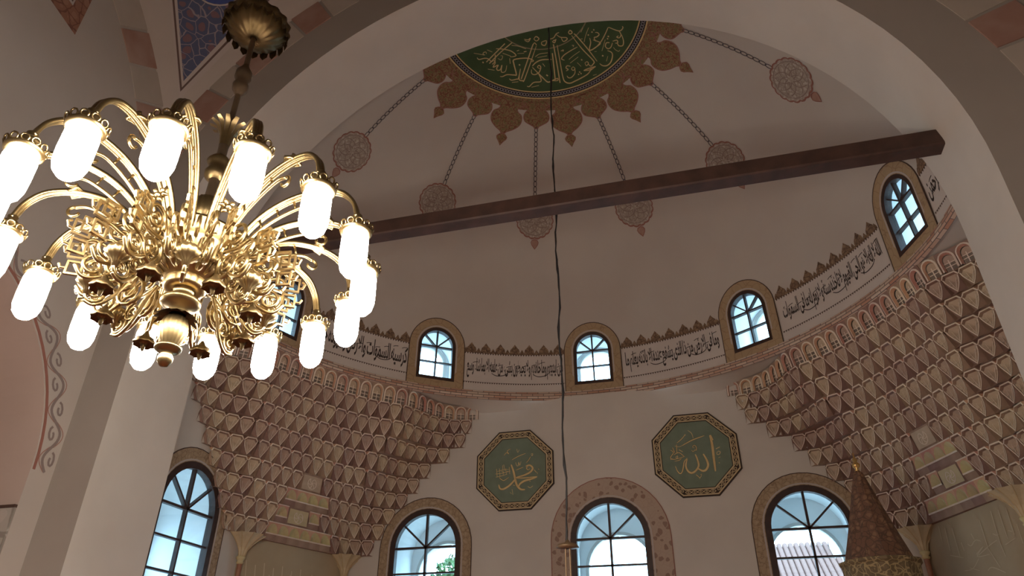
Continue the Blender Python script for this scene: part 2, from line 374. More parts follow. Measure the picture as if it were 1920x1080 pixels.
def lunette(P, U, Nn, arch_holes, name, label, matn='plaster_hall'):
    fz = plane_map(P, U, Nn); top = []
    a0 = math.acos(H / R_V1)
    for i in range(41):
        a = a0 + (PI - 2 * a0) * i / 40; top.append((R_V1 * cos(a), Z_A + R_V1 * sin(a)))
    mm = MB(); out = [(-H, 0.0)]
    return mm, fz, top
a0 = math.acos(H / R_V1); TOP = [(R_V1 * cos(a0 + (PI - 2 * a0) * i / 40), Z_A + R_V1 * sin(a0 + (PI - 2 * a0) * i / 40)) for i in range(41)]
m = MB()   # hall face round the great arch
H_R = H * 1.13
fill(m, [(H_R, 0)] + [(u * 1.13 if u > 0 else u, v) for u, v in TOP] + [(-H, 0), (-W_A, 0)] + A[::-1][1:-1] + [(W_A, 0)], [], lambda u, v: Vector((u, Y_F, v)))
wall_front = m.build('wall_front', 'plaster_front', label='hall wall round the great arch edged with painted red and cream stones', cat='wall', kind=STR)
# left hall wall with its lower arched recess
VC = (-3.6, 2.2 + EYE, 2.15)     # centre y, z and radius of the lower arch
lowA = [(VC[0] + VC[2], 0.0)] + [(VC[0] + VC[2] * cos(PI * i / 32), VC[1] + VC[2] * sin(PI * i / 32)) for i in range(33)] + [(VC[0] - VC[2], 0.0)]
m = MB()
fill(m, [(Y_H + H, 0)] + [(Y_H + u, v) for u, v in TOP] + [(Y_H - H, 0), (VC[0] - VC[2], 0)] + lowA[::-1][1:-1] + [(VC[0] + VC[2], 0)], [], lambda u, v: Vector((-H, u, v)))
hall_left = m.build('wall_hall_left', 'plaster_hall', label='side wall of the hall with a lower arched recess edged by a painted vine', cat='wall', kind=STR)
m = MB(); D2 = 1.5
m.add([(x, y, z) for x in (-H, -H - D2) for y, z in lowA], [(i, i + 1, len(lowA) + i + 1, len(lowA) + i) for i in range(len(lowA) - 1)])
m.add([(-H - D2, y, z) for y, z in lowA], [tuple(range(len(lowA)))])
niche = m.build('wall_recess', 'pink_plaster', smooth=False, label='pink plastered recess under the vine painted arch', cat='recess', kind=STR)
for s, nm, lb in ((1, 'wall_hall_right', 'plain side wall of the hall facing the vine painted arch'), (0, 'wall_hall_back', 'plain rear wall of the hall facing the great arch')):
    m = MB(); poly = [(H, 0)] + TOP + [(-H, 0)]
    fill(m, poly, [], (lambda u, v: Vector((H_R, Y_H + u, v))) if s else (lambda u, v: Vector((u * 1.13 if u > 0 else u, Y_H - H, v))))
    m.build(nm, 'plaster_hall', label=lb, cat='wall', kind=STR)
# pendentives and hall dome
hx = lambda x: x * 1.13 if x > 0 else x      # the hall reaches a little further on the pulpit side
PC = Vector((0, Y_H, Z_A)); Z_T = Z_A + R_V1
for q in range(4):
    m = MB(); nz, na = 26, 20; vs = []; z0 = Z_A + R_V1 * sin(a0)
    for i in range(nz + 1):
        z = z0 + (Z_T - z0) * i / nz; rho = math.sqrt(R_P ** 2 - (z - Z_A) ** 2); lim = math.acos(min(1, H / rho))
        for j in range(na + 1):
            a = lim + (PI / 2 - 2 * lim) * j / na + q * PI / 2; vs.append((hx(rho * cos(a)), Y_H + rho * sin(a), z))
    m.add(vs, [(i * (na + 1) + j, i * (na + 1) + j + 1, (i + 1) * (na + 1) + j + 1, (i + 1) * (na + 1) + j) for i in range(nz) for j in range(na)])
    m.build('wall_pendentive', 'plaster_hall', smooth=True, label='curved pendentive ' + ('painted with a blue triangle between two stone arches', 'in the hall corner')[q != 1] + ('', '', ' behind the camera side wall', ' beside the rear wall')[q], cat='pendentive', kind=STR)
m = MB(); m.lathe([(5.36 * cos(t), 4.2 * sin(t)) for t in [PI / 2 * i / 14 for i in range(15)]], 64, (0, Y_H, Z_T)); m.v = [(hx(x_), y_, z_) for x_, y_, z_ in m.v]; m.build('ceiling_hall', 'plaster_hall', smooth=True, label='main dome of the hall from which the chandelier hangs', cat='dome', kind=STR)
# arch stones
def voussoirs(parent, fz, umin, umax, n=34):
    for i in range(n):
        t0, t1 = PI * i / n + 0.004, PI * (i + 1) / n - 0.004
        P = [(R_V0 * cos(t0), R_V0 * sin(t0)), (R_V1 * cos(t0), R_V1 * sin(t0)), (R_V1 * cos((t0 + t1) / 2), R_V1 * sin((t0 + t1) / 2)), (R_V1 * cos(t1), R_V1 * sin(t1)), (R_V0 * cos(t1), R_V0 * sin(t1)), (R_V0 * cos((t0 + t1) / 2), R_V0 * sin((t0 + t1) / 2))]
        if min(p[0] for p in P) > umax - 0.05 or max(p[0] for p in P) < umin + 0.05: continue
        P = [(max(umin, min(umax, u)), v + Z_A) for u, v in P]
        m = MB(); m.prism(P, fz, 0.0, 0.016 if i % 2 else 0.010); m.build('arch_stone', 'red_stone' if i % 2 else 'cream_stone', parent)
voussoirs(wall_front, plane_map((0, Y_F, 0), (1, 0, 0), (0, -1, 0)), -H + 0.02, H_R - 0.02)
voussoirs(hall_left, plane_map((-H, Y_H, 0), (0, 1, 0), (1, 0, 0)), -H + 0.02, H - 0.02)
# vine band round the lower arch
fl = lambda u, v, d=0.0: Vector((-H + d, VC[0] + u, VC[1] + v))
m = MB(); m.band([(2.17 * cos(PI * i / 40), 2.17 * sin(PI * i / 40)) for i in range(41)], [(2.20 * cos(PI * i / 40), 2.20 * sin(PI * i / 40)) for i in range(41)], fl, 0, 0.008)
m.build('red_border', 'red_line', hall_left)
m = MB()
for k in range(26):
    def vp(t, o): a = PI * (k + t) / 26; rr_ = 2.325 + o; return (rr_ * cos(a), rr_ * sin(a))
    s = 1 if k % 2 else -1
    m.ribbon([vp(t / 8, s * 0.075 * sin(PI * t / 8)) for t in range(9)], 0.034, lambda u, v: fl(u, v, 0.006))
    m.ribbon([vp(.5 + .32 * cos(x) * (1 - x / 9), -s * (0.03 + 0.045 * sin(x) * (1 - x / 9))) for x in [j * .7 for j in range(9)]], 0.028, lambda u, v: fl(u, v, 0.007))
    m.ribbon([vp(t / 8, s * (0.02 + 0.10 * sin(PI * t / 8))) for t in range(9)], 0.012, lambda u, v: fl(u, v, 0.005), 1)
m.build('painted_vine', ['vine_grey', 'vine_red'], hall_left)
m = MB(); yv = VC[0] + VC[2]
m.box(-H - D2, -H - 0.005, yv - 0.02, yv, 0.6 + EYE, 1.78 + EYE); m.build('marble_panel', 'marble', niche)
m = MB(); m.box(-H - D2, -H + 0.0, yv - 0.035, yv, 1.78 + EYE, 1.81 + EYE); m.build('impost_line', 'dark_line', niche)
# lozenge painted on the left wall (only its foot is in view)
T_, L_, R_ = on_x(140, 65, -H), on_x(95, 0, -H), on_x(172, 0, -H)
L2 = T_ + (L_ - T_) * 2.2; R2 = T_ + (R_ - T_) * 2.2; T4 = L2 + R2 - T_; cen = (L2 + R2) / 2
loz = empty('painted_lozenge', cen, 'red brown painted lozenge with a dark heart above the vine arch', 'painting')
for nm, mt, k0, d in (('border', 'lozenge_red', 1.0, 0.006), ('inner_line', 'border_pale', 0.62, 0.009), ('heart', 'border_dark', 0.57, 0.012)):
    m = MB(); Q = [cen + (p - cen) * k0 + Vector((d, 0, 0)) for p in (T_, R2, T4, L2)]; Qb = [p - Vector((d - .001, 0, 0)) for p in Q]
    m.add(Q + Qb, [(0, 1, 2, 3), (7, 6, 5, 4)] + [(i, (i + 1) % 4, 4 + (i + 1) % 4, 4 + i) for i in range(4)]); m.build(nm, mt, loz)
# blue triangle painted on the pendentive
def tri(T, Lp, Rp, eps, mb, n=14):
    vs = []; idx = {}
    for i in range(n + 1):
        for j in range(i + 1):
            a, b = i / n, (j / i if i else 0); px = T[0] + a * ((Lp[0] - T[0]) * (1 - b) + (Rp[0] - T[0]) * b); py = T[1] + a * ((Lp[1] - T[1]) * (1 - b) + (Rp[1] - T[1]) * b)
            idx[i, j] = len(vs); vs.append(on_sphere(px, py, PC, R_P - eps))
    fs = []
    for i in range(n):
        for j in range(i + 1):
            fs.append((idx[i, j], idx[i + 1, j], idx[i + 1, j + 1]))
            if j < i: fs.append((idx[i, j], idx[i + 1, j + 1], idx[i, j + 1]))
    mb.add(vs, fs)
bt = empty('painted_triangle', on_sphere(400, 40, PC, R_P), 'blue painted triangle with pale scrolls on the pendentive', 'painting')
for nm, mt, T, Lp, Rp, e in (('outer_line', 'border_pale', (336, 186), (312, -70), (590, -70), .008), ('border', 'border_dark', (338, 172), (317, -70), (574, -70), .012), ('inner_line', 'border_pale', (341, 164), (321, -70), (566, -70), .015), ('field', 'blue_ornament', (344, 152), (327, -70), (552, -70), .019)):
    m = MB(); tri(T, Lp, Rp, e, m); m.build(nm, mt, bt, smooth=True)
m = MB(); vs = [on_sphere(412 + 42 * cos(2 * PI * i / 24), -22 + 30 * sin(2 * PI * i / 24), PC, R_P - .024) for i in range(24)]; m.add(vs, [tuple(range(24))]); m.build('blue_disc', 'blue_deep', bt)
m = MB(); m.ribbon([(412 + 44 * cos(2 * PI * i / 24), -22 + 32 * sin(2 * PI * i / 24)) for i in range(24)], 3, lambda u, v: on_sphere(u, v, PC, R_P - .025), closed=True); m.build('disc_outline', 'border_pale', bt)

# ================================================================== WINDOWS
def make_window(idx, f, S, surround, sb, label, depth, outer_dz, ow, sur_mat, line=True, outer_zb=None):
    wd, zs, zb, rows = S['wd'], S['zs'], S['zb'], S['rows']
    e = empty('window_%d' % idx, f(0, zb, 0), label, 'window', kind=STR)
    fw_ = 0.10 if wd > .5 else 0.062; b_ = 0.028 if wd > .5 else 0.020
    m = MB(); I = arch_pts(wd - fw_, zs, zb + fw_); O = arch_pts(wd, zs, zb); m.band(O, I, f, -0.10, 0.012); m.box(-wd, wd, zb, zb + fw_, -0.10, 0.012, f=f)
    m.build('frame', 'frame_wood', e)
    wi = wd - fw_; zi = zb + fw_; rh = (zs - zi) / rows
    def bar(p, q, t, nm):
        dx, dy = q[0] - p[0], q[1] - p[1]; l = math.hypot(dx, dy); nx, ny = -dy / l * t / 2, dx / l * t / 2
        mm = MB(); mm.prism([(p[0] - nx, p[1] - ny), (q[0] - nx, q[1] - ny), (q[0] + nx, q[1] + ny), (p[0] + nx, p[1] + ny)], f, -0.085, -0.02); mm.build(nm, 'frame_wood', e)
    bar((0, zi), (0, zs + wi), b_ * 1.25, 'mullion')
    for k in range(rows): bar((-wi, zi + rh * (k + 1)), (wi, zi + rh * (k + 1)), b_ * (1.3 if k == rows - 1 else 1), 'glazing_bar')
    for a in (42, 138): bar((0, zs), (wi * cos(rad(a)), zs + wi * sin(rad(a))), b_, 'glazing_bar')
    for k in range(rows):
        for s in (-1, 1):
            m = MB(); z0 = zi + rh * k; m.prism([(min(0, s * wi), z0), (max(0, s * wi), z0), (max(0, s * wi), z0 + rh), (min(0, s * wi), z0 + rh)], f, -0.055, -0.05); m.build('pane', 'window_glass', e)
    for t0, t1 in ((0, 42), (42, 90), (90, 138), (138, 180)):
        m = MB(); m.prism([(0, zs)] + [(wi * cos(rad(t0 + (t1 - t0) * i / 6)), zs + wi * sin(rad(t0 + (t1 - t0) * i / 6))) for i in range(7)], f, -0.055, -0.05); m.build('pane', 'window_glass', e)
    # painted surround
    so = wd + surround; m = MB(); m.band(arch_pts(so, zs, zb - sb), arch_pts(wd, zs, zb - sb), f, -0.005, 0.010)
    if sb > 0: m.box(-wd, wd, zb - sb, zb, -0.005, 0.010, f=f)
    m.build('painted_surround', sur_mat, e)
    m = MB(); m.band(arch_pts(so + 0.014, zs, zb - sb), arch_pts(so, zs, zb - sb), f, 0, 0.012); m.build('outline', 'dark_line' if sur_mat != 'surround_brown' else 'red_line', e)
    m = MB(); m.band(arch_pts(wd + 0.035, zs, zb), arch_pts(wd + 0.012, zs, zb), f, 0, 0.014); m.build('inner_line', 'border_pale', e)
    # deep reveal and outer opening
    n = len(O); m = MB(); W2 = wd + 0.06; T1 = arch_pts(wd, zs, zb); T2 = arch_pts(W2, zs + 0.02, zb - 0.1)
    m.add([f(u, v, -0.1) for u, v in T1] + [f(u, v, -depth) for u, v in T2], [(i, n + i, n + (i + 1) % n, (i + 1) % n) for i in range(n)])
    oz = outer_zb if outer_zb is not None else zb - 0.05
    Oo = arch_pts(ow, zs + outer_dz + (wd - ow), oz)
    fill(m, T2, [[(u, v) for u, v in Oo]], lambda u, v: f(u, v, -depth))
    Ob = arch_pts(ow + .02, zs + outer_dz + (wd - ow), oz)
    m.add([f(u, v, -depth) for u, v in Oo] + [f(u, v, -depth - 0.25) for u, v in Ob], [(i, n + i, n + (i + 1) % n, (i + 1) % n) for i in range(n)])
    m.build('reveal', 'reveal_white', e)
    m = MB(); m.band(arch_pts(ow + 0.05, zs + outer_dz + (wd - ow), oz), arch_pts(ow - 0.005, zs + outer_dz + (wd - ow), oz), f, -depth - 0.02, -depth + 0.03); m.build('outer_arch_rim', 'marble_plain', e)
    return e
k = 1
RL = ('half hidden behind the chandelier', 'left of the hanging cable between two text bands', 'crossed closely by the hanging cable', 'above the roundel with a tall upright letter', 'at the end of the wooden beam')
RL = ('small arched ring window half hidden behind the brass chandelier', 'small arched ring window above the left muqarnas end', 'small arched ring window right beside the hanging cable', 'small arched ring window above the right muqarnas end', 'small arched ring window under the beam end')
for az, lb in zip(RING_AZ, RL):
    make_window(k, drum_map(az), RW, 0.172, 0.15, lb, 0.95, 0.0, 0.33, 'surround_brick'); k += 1
BL = ('tall arched window between the left muqarnas and the roundel, tree outside', 'tall arched window with the wide brown floral surround', 'tall arched window beside the pulpit roof, tiled house outside')
for i, (x, lb) in enumerate(zip(BACK_X, BL)):
    make_window(k, plane_map((x, Y_B, 0), (1, 0, 0), (0, -1, 0)), BW, 0.33 if i == 1 else 0.19, 0, lb, 1.2, -0.39, 0.58, 'surround_brown' if i == 1 else 'surround_tan'); k += 1
make_window(k, plane_map((-X_S, SIDE_Y, 0), (0, 1, 0), (1, 0, 0)), BW, 0.19, 0, 'tall arched window in the side wall beside the white pier', 1.2, -0.55, 0.58, 'surround_tan')

# ================================================================== ARABIC LETTERING (joined forms set right to left)
FORMS = {}
for c_ in list(range(0xFE80, 0xFEFD)):
    d_ = unicodedata.decomposition(chr(c_)).split()
    if d_ and d_[0][0] == '<': FORMS[(''.join(chr(int(h_, 16)) for h_ in d_[1:]), d_[0][1:-1])] = chr(c_)
def shape_word(wd):
    wd = wd.replace('لا', '\u0001').replace('لأ', '\u0002').replace('لإ', '\u0003'); LIG = {'\u0001': 'لا', '\u0002': 'لأ', '\u0003': 'لإ'}
    un = [LIG.get(ch, ch) for ch in wd]; out = []
    joins = lambda s: (s, 'initial') in FORMS
    for i, s in enumerate(un):
        prv = i > 0 and joins(un[i - 1]) and (s, 'final') in FORMS; nxt = i < len(un) - 1 and joins(s) and (un[i + 1], 'final') in FORMS
        fm = 'medial' if prv and nxt else 'final' if prv else 'initial' if nxt else 'isolated'
        out.append(FORMS.get((s, fm), FORMS.get((s, 'isolated'), s)))
    return ''.join(reversed(out))
def text_geo(txt, bold=0.022):
    c = bpy.data.curves.new('lettering', 'FONT'); c.body = ' '.join(shape_word(w_) for w_ in reversed(txt.split())); c.offset = bold; c.space_word = 0.45; c.resolution_u = 3
    o = bpy.data.objects.new('lettering', c); COL.objects.link(o); dg = bpy.context.evaluated_depsgraph_get(); me = o.evaluated_get(dg).to_mesh()
    V = [(v.co.x, v.co.y) for v in me.vertices]; Fc = [tuple(p.vertices) for p in me.polygons]
    o.evaluated_get(dg).to_mesh_clear(); bpy.data.objects.remove(o); bpy.data.curves.remove(c)
    return V, Fc
def dots_row(mb, f, u0, u1, z, sz, step, mi):
    n = max(1, int((u1 - u0) / step))
    for i in range(n):
        u = u0 + (u1 - u0) * (i + .5) / n
        mb.add([f(u - sz, z + sz, .006), f(u - sz * .2, z - sz, .006), f(u + sz, z + sz * .6, .006)], [(0, 1, 2)], mi)
BANDS = [(-66.0, -41.4, 'كرسيه السموات والارض ولا يؤده حفظهما'), (-29.6, -6.6, 'بين ايديهم وما خلفهم ولا يحيطون بشىء من علمه الا بما شاء وسع'), (5.8, 28.2, 'وما فى الارض من ذا الذى يشفع عنده الا باذنه يعلم ما'), (41.2, 67.2, 'الله لا اله الا هو الحى القيوم لا تاخذه سنة ولا نوم له ما فى السموات'), (80.6, 89.8, 'بسم الله الرحمن')]
BLAB = ('white band of dark Arabic script behind the chandelier globes', 'white band of dark Arabic script crossed at one end by the cable', 'white band of dark Arabic script between cable and muqarnas end', 'white band of dark Arabic script climbing towards the beam end', 'short end of script band beyond the window under the beam')
for (a_0, a_1, txt), lb in zip(BANDS, BLAB):
    am = (a_0 + a_1) / 2; f = drum_map(am); hw = rad(a_1 - a_0) / 2 * R; zb_ = 5.14 + EYE
    e = empty('calligraphy_band', f(0, zb_), lb, 'inscription')
    m = MB(); n = 14; nz = 8; m.add([f(-hw + 2 * hw * i / n, zb_ + .76 * j / nz, .004) for j in range(nz + 1) for i in range(n + 1)], [(j * (n + 1) + i, j * (n + 1) + i + 1, (j + 1) * (n + 1) + i + 1, (j + 1) * (n + 1) + i) for j in range(nz) for i in range(n)]); m.build('panel', 'band_white', e, smooth=True)
    m = MB(); V, Fc = text_geo(txt); x0, x1 = min(v[0] for v in V), max(v[0] for v in V); y0, y1 = min(v[1] for v in V), max(v[1] for v in V)
    s_ = 1.86 * hw / (x1 - x0); zlo, zhi = 5.38 + EYE, 5.80 + EYE
    m.add([f((x - (x0 + x1) / 2) * s_, zlo + (y - y0) / (y1 - y0) * (zhi - zlo), .007) for x, y in V], Fc); 
    # the sweeping upper strokes and small vowel marks of the script
    rnd_ = random.Random(int(am * 10)); nm_ = max(2, int(hw * 11))
    for i in range(nm_):
        u = -hw * .9 + 1.8 * hw * (i + .5) / nm_; z = 5.60 + EYE + rnd_.uniform(0, .16); m.ribbon([(u, z), (u + .04, z + .02), (u + .10, z + .028)], .012, lambda a, b: f(a, b, .007))
    for i in range(max(1, nm_ // 4)):
        u = -hw * .85 + 1.6 * hw * (i + .5) / max(1, nm_ // 4); m.ribbon(smooth_path([(u, 5.5 + EYE), (u + .1, 5.45 + EYE), (u + .25, 5.47 + EYE), (u + .33, 5.54 + EYE)], 3), .016, lambda a, b: f(a, b, .0072), taper=True)
    m.build('lettering', 'ink', e)
    m = MB(); dots_row(m, f, -hw, hw, 5.285 + EYE, .016, .045, 0); dots_row(m, f, -hw, hw, 5.885 + EYE, .018, .05, 0)
    m.ribbon([(-hw + 2 * hw * i / n, 5.30 + EYE) for i in range(n + 1)], .006, lambda a, b: f(a, b, .006))
    m.build('dotted_border', 'dark_line', e)
    nc = max(1, int(round(2 * hw / 0.30)))
    for i in range(nc):
        u = -hw + 2 * hw * (i + .5) / nc; z0 = 5.905 + EYE
        P = [(-.085, 0), (-.1, .05), (-.085, .1), (-.05, .135), (0, .20), (.05, .135), (.085, .1), (.1, .05), (.085, 0)]
        m = MB(); m.prism([(u + a * .98, z0 + b) for a, b in P], f, 0, .007); m.build('crest_leaf', 'crest_brown', e)
    m = MB()
    for i in range(nc + 1):
        u = max(-hw + .035, min(hw - .035, -hw + 2 * hw * i / nc)); z0 = 5.905 + EYE
        m.prism([(u - .04, z0), (u - .03, z0 + .05), (u, z0 + .10), (u + .03, z0 + .05), (u + .04, z0)], f, 0, .006)
    m.prism([(-hw, 5.90 + EYE), (hw, 5.90 + EYE), (hw, 5.935 + EYE), (-hw, 5.935 + EYE)], f, 0, .003) if hw < .5 else m.band([(-hw + 2 * hw * i / n, 5.90 + EYE) for i in range(n + 1)], [(-hw + 2 * hw * i / n, 5.94 + EYE) for i in range(n + 1)], f, 0, .003)
    m.build('crest_base', 'crest_brown', e)

# ================================================================== ROSETTE AND PENDANTS ON THE HALF DOME
CX, CY = 0.12, 0.04
def dm(az, r_, eps=0.006):
    x, y = CX + r_ * sin(rad(az)), CY + r_ * cos(rad(az)); return Vector((x, y, dome_z(x, y, eps)))
def dpatch(mb, poly, eps, mi=0, step=0.12):
    """polygon given in plan (x,y) laid on the dome"""
    xs = [p[0] for p in poly]; ys = [p[1] for p in poly]; ex = []
    x = min(xs)
    while x < max(xs):
        y = min(ys)
        while y < max(ys): ex.append((x + .013, y + .017)); y += step
        x += step
    fill(mb, poly, [], lambda u, v: Vector((u, v, dome_z(u, v, eps))), ex, mi)
def loc_xy(az, r0, s, t):
    a = rad(az); return (CX + (r0 + s) * sin(a) + t * cos(a), CY + (r0 + s) * cos(a) - t * sin(a))
ros = empty('dome_rosette', dm(0, 0.1), 'green and gold calligraphy rosette with lobed brown rim on the half dome', 'rosette')
AZ0, AZ1 = -88, 88
m = MB(); dpatch(m, [loc_xy(0, 0, 1.62 * cos(rad(a)), 1.62 * sin(rad(a))) for a in range(AZ0, AZ1 + 1, 4)], 0.006, 0, .15); m.build('green_field', 'green_dark', ros, smooth=True)
def arcband(r0, r1, eps, nm, mt, n=60):
    m = MB(); vs = [dm(AZ0 + (AZ1 - AZ0) * i / n, r_, eps) for i in range(n + 1) for r_ in (r0, (r0 + r1) / 2, r1)]
    m.add(vs, [(3 * i + j, 3 * i + j + 1, 3 * i + j + 4, 3 * i + j + 3) for i in range(n) for j in (0, 1)]); return m.build(nm, mt, ros, smooth=True)
arcband(1.735, 1.97, .006, 'brown_rim', 'lobe_ornament'); arcband(1.615, 1.74, .009, 'black_rim', 'rim_black'); arcband(1.722, 1.745, .012, 'gold_line', 'gold_ink'); arcband(1.605, 1.625, .012, 'gold_line', 'gold_ink'); arcband(0.79, 0.81, .010, 'gold_line', 'gold_dull')
m = MB(); n = 96
for i in range(n):
    az = AZ0 + (AZ1 - AZ0) * (i + .5) / n; c_ = loc_xy(az, 1.674, 0, 0)
    m.ribbon([(c_[0] + .026 * cos(2 * PI * j / 9), c_[1] + .026 * sin(2 * PI * j / 9)) for j in range(9)], .011, lambda u, v: Vector((u, v, dome_z(u, v, .013))), closed=True)
m.build('ring_chain', 'ring_blue', ros)
LOBE_A0 = [(0, .24), (.06, .235), (.13, .17), (.17, .14), (.22, .17), (.26, .225), (.35, .25), (.45, .23), (.54, .15), (.60, .06), (.64, .025)]
LOBE_A = [(s, t * 1.16) for s, t in LOBE_A0]
LOBE_B0 = [(0, .22), (.06, .21), (.11, .15), (.15, .13), (.19, .17), (.27, .20), (.36, .18), (.42, .10), (.46, .04), (.49, .025)]
LOBE_B = [(s, t * 1.18) for s, t in LOBE_B0]
SPADE = [(.63, .0), (.66, .06), (.70, .10), (.74, .09), (.79, .045), (.86, 0.0)]
def wob(P): return P
for i, az in enumerate(range(-75, 76, 15)):
    chain = i % 2 == 0
    P = LOBE_B if chain else LOBE_A; sc_ = 1.0
    out = [loc_xy(az, 1.80, s, t) for s, t in P] + [loc_xy(az, 1.80, s, -t) for s, t in P[::-1]]
    m = MB(); dpatch(m, out, .008, 0, .09); lo = m.build('lobe', 'lobe_ornament', ros, smooth=True)
    m = MB(); m.ribbon(smooth_path(out, 3), .016, lambda u, v: Vector((u, v, dome_z(u, v, .011)))); m.build('outline', 'red_line', lo)
    if not chain:
        out = [loc_xy(az, 1.80, s, t) for s, t in SPADE] + [loc_xy(az, 1.80, s, -t) for s, t in SPADE[-2:0:-1]]
        m = MB(); dpatch(m, out, .009, 0, .06); sp = m.build('spade', 'lobe_ornament', ros); m = MB(); m.ribbon(out, .012, lambda u, v: Vector((u, v, dome_z(u, v, .011))), closed=True); m.build('outline', 'red_line', sp)
# gold script of the rosette, traced on the dome
LS = [([(105, 490), (130, 515), (200, 500), (250, 505), (290, 540), (280, 560)], 12), ([(230, 440), (225, 415), (195, 420), (185, 445), (205, 455), (60, 430)], 9), ([(480, 300), (350, 430), (230, 550)], 12), ([(580, 285), (420, 420), (270, 570)], 12),
 ([(360, 370), (450, 375), (560, 400), (630, 455), (600, 475), (550, 480)], 12), ([(350, 450), (345, 540), (310, 580)], 11), ([(270, 570), (330, 530), (350, 560), (320, 620), (390, 590), (370, 630), (380, 660), (420, 650), (440, 590), (430, 670), (450, 690), (490, 670), (505, 595)], 12),
 ([(415, 745), (450, 745), (510, 720), (610, 725), (635, 715), (600, 570), (600, 520), (700, 500), (800, 500), (865, 530), (840, 548)], 14), ([(540, 775), (570, 795), (640, 780), (662, 770), (690, 640)], 12), ([(690, 640), (672, 780), (720, 800), (750, 770), (905, 330)], 13), ([(700, 780), (860, 310)], 13), ([(858, 320), (880, 290), (908, 320)], 10), ([(870, 240), (900, 205), (940, 235), (905, 265), (870, 240)], 12),
 ([(850, 605), (900, 555), (980, 520), (1110, 515)], 14), ([(850, 620), (920, 690), (1000, 770), (1060, 820), (1120, 800), (1190, 770), (1190, 800), (1110, 800)], 14), ([(840, 650), (840, 700), (880, 720), (940, 690), (965, 620), (940, 595), (920, 620), (955, 640)], 12), ([(780, 875), (810, 880), (870, 825), (960, 815), (965, 770), (930, 700)], 12),
 ([(1120, 430), (1140, 600), (1160, 790)], 14), ([(1135, 310), (1180, 560), (1225, 830)], 13), ([(1185, 320), (1220, 520), (1265, 760), (1300, 820), (1360, 835), (1420, 810), (1520, 760), (1600, 710), (1640, 660), (1705, 610)], 14), ([(975, 280), (1040, 262), (1025, 322), (980, 315), (975, 280)], 12), ([(740, 240), (790, 250), (825, 228), (795, 275), (745, 255)], 11), ([(1120, 270), (1150, 290), (1170, 240)], 11),
 ([(890, 480), (950, 440), (1060, 425)], 7), ([(920, 490), (1050, 465)], 6), ([(570, 325), (660, 335), (765, 372)], 7), ([(640, 400), (672, 390)], 8), ([(735, 412), (772, 405)], 10), ([(650, 435), (740, 430)], 5), ([(545, 500), (552, 572)], 7), ([(250, 645), (340, 660)], 6), ([(840, 890), (940, 865)], 6), ([(385, 500), (430, 520), (450, 470), (420, 465)], 7), ([(178, 548), (192, 562)], 15), ([(670, 582), (686, 594)], 16), ([(1040, 722), (1060, 738)], 15), ([(990, 570), (1020, 610)], 7), ([(575, 825), (660, 815)], 7), ([(240, 385), (310, 415)], 6), ([(450, 430), (560, 470)], 7)]
RS = [([(465, 665), (520, 640), (625, 610)], 13), ([(480, 560), (510, 545), (528, 570), (500, 600), (480, 560)], 10), ([(525, 575), (560, 605), (592, 575), (595, 530), (440, 370), (300, 190)], 13), ([(330, 170), (360, 190), (500, 350), (645, 540)], 13), ([(255, 150), (280, 122), (308, 150), (280, 172), (255, 150)], 14), ([(465, 665), (530, 660), (570, 640)], 10),
 ([(320, 612), (347, 640), (320, 662), (300, 640), (320, 612)], 10), ([(345, 640), (345, 700), (300, 755), (260, 762), (238, 735)], 11), ([(285, 608), (240, 600), (225, 630), (255, 650), (225, 670)], 12), ([(205, 525), (165, 505), (200, 455), (290, 395), (380, 345)], 12), ([(265, 515), (330, 460), (410, 405)], 6), ([(280, 565), (390, 480)], 6),
 ([(545, 225), (558, 290), (540, 378), (570, 386), (640, 340), (690, 290), (590, 250)], 14), ([(640, 340), (700, 270), (745, 190), (795, 80)], 13), ([(625, 270), (605, 220), (640, 210), (672, 180), (650, 152), (618, 150)], 12), ([(755, 340), (768, 292), (812, 288)], 12), ([(755, 340), (790, 370), (830, 350), (852, 290)], 12), ([(785, 395), (840, 420), (852, 470), (830, 550), (780, 596), (720, 598), (680, 570)], 14),
 ([(855, 268), (912, 255), (922, 290), (890, 295)], 12), ([(915, 290), (940, 330), (992, 325), (1000, 260), (975, 180)], 12), ([(800, 80), (940, 130), (992, 92), (985, 65)], 12), ([(940, 130), (968, 180), (945, 222), (910, 212), (935, 195)], 12), ([(530, 85), (490, 190), (470, 280)], 6), ([(455, 85), (425, 150)], 5), ([(755, 245), (710, 400)], 6), ([(10, 240), (60, 220), (92, 170), (132, 150)], 12), ([(95, 180), (150, 215), (228, 220), (238, 245), (190, 272), (160, 222)], 12), ([(50, 262), (90, 250)], 12),
 ([(428, 515), (445, 525)], 14), ([(402, 680), (416, 690)], 15), ([(388, 710), (402, 722)], 14), ([(420, 700), (436, 710)], 14), ([(712, 460), (730, 470)], 15), ([(788, 198), (804, 210)], 15), ([(778, 230), (794, 240)], 14), ([(568, 140), (584, 150)], 15), ([(592, 110), (608, 120)], 15), ([(518, 180), (534, 190)], 15), ([(865, 350), (890, 382), (935, 405), (952, 385)], 6), ([(770, 540), (790, 470)], 5), ([(155, 402), (190, 385), (182, 408)], 9), ([(305, 325), (330, 325), (320, 345)], 7), ([(375, 555), (410, 590), (430, 610)], 5), ([(590, 730), (640, 715)], 5), ([(610, 410), (640, 405)], 5), ([(420, 240), (450, 235)], 6)]
m = MB()
def in_ros(u, v): return on_dome(u, v, .012)
for S_, ox in ((LS, 880), (RS, 1030)):
    for pts, wd in S_: m.ribbon([(ox + a / 7.2, 40 + b / 7.2) for a, b in smooth_path(pts, 4)], wd / 7.2 * 1.12, in_ros, taper=len(pts) > 3)
m.build('lettering', 'gold_ink', ros)
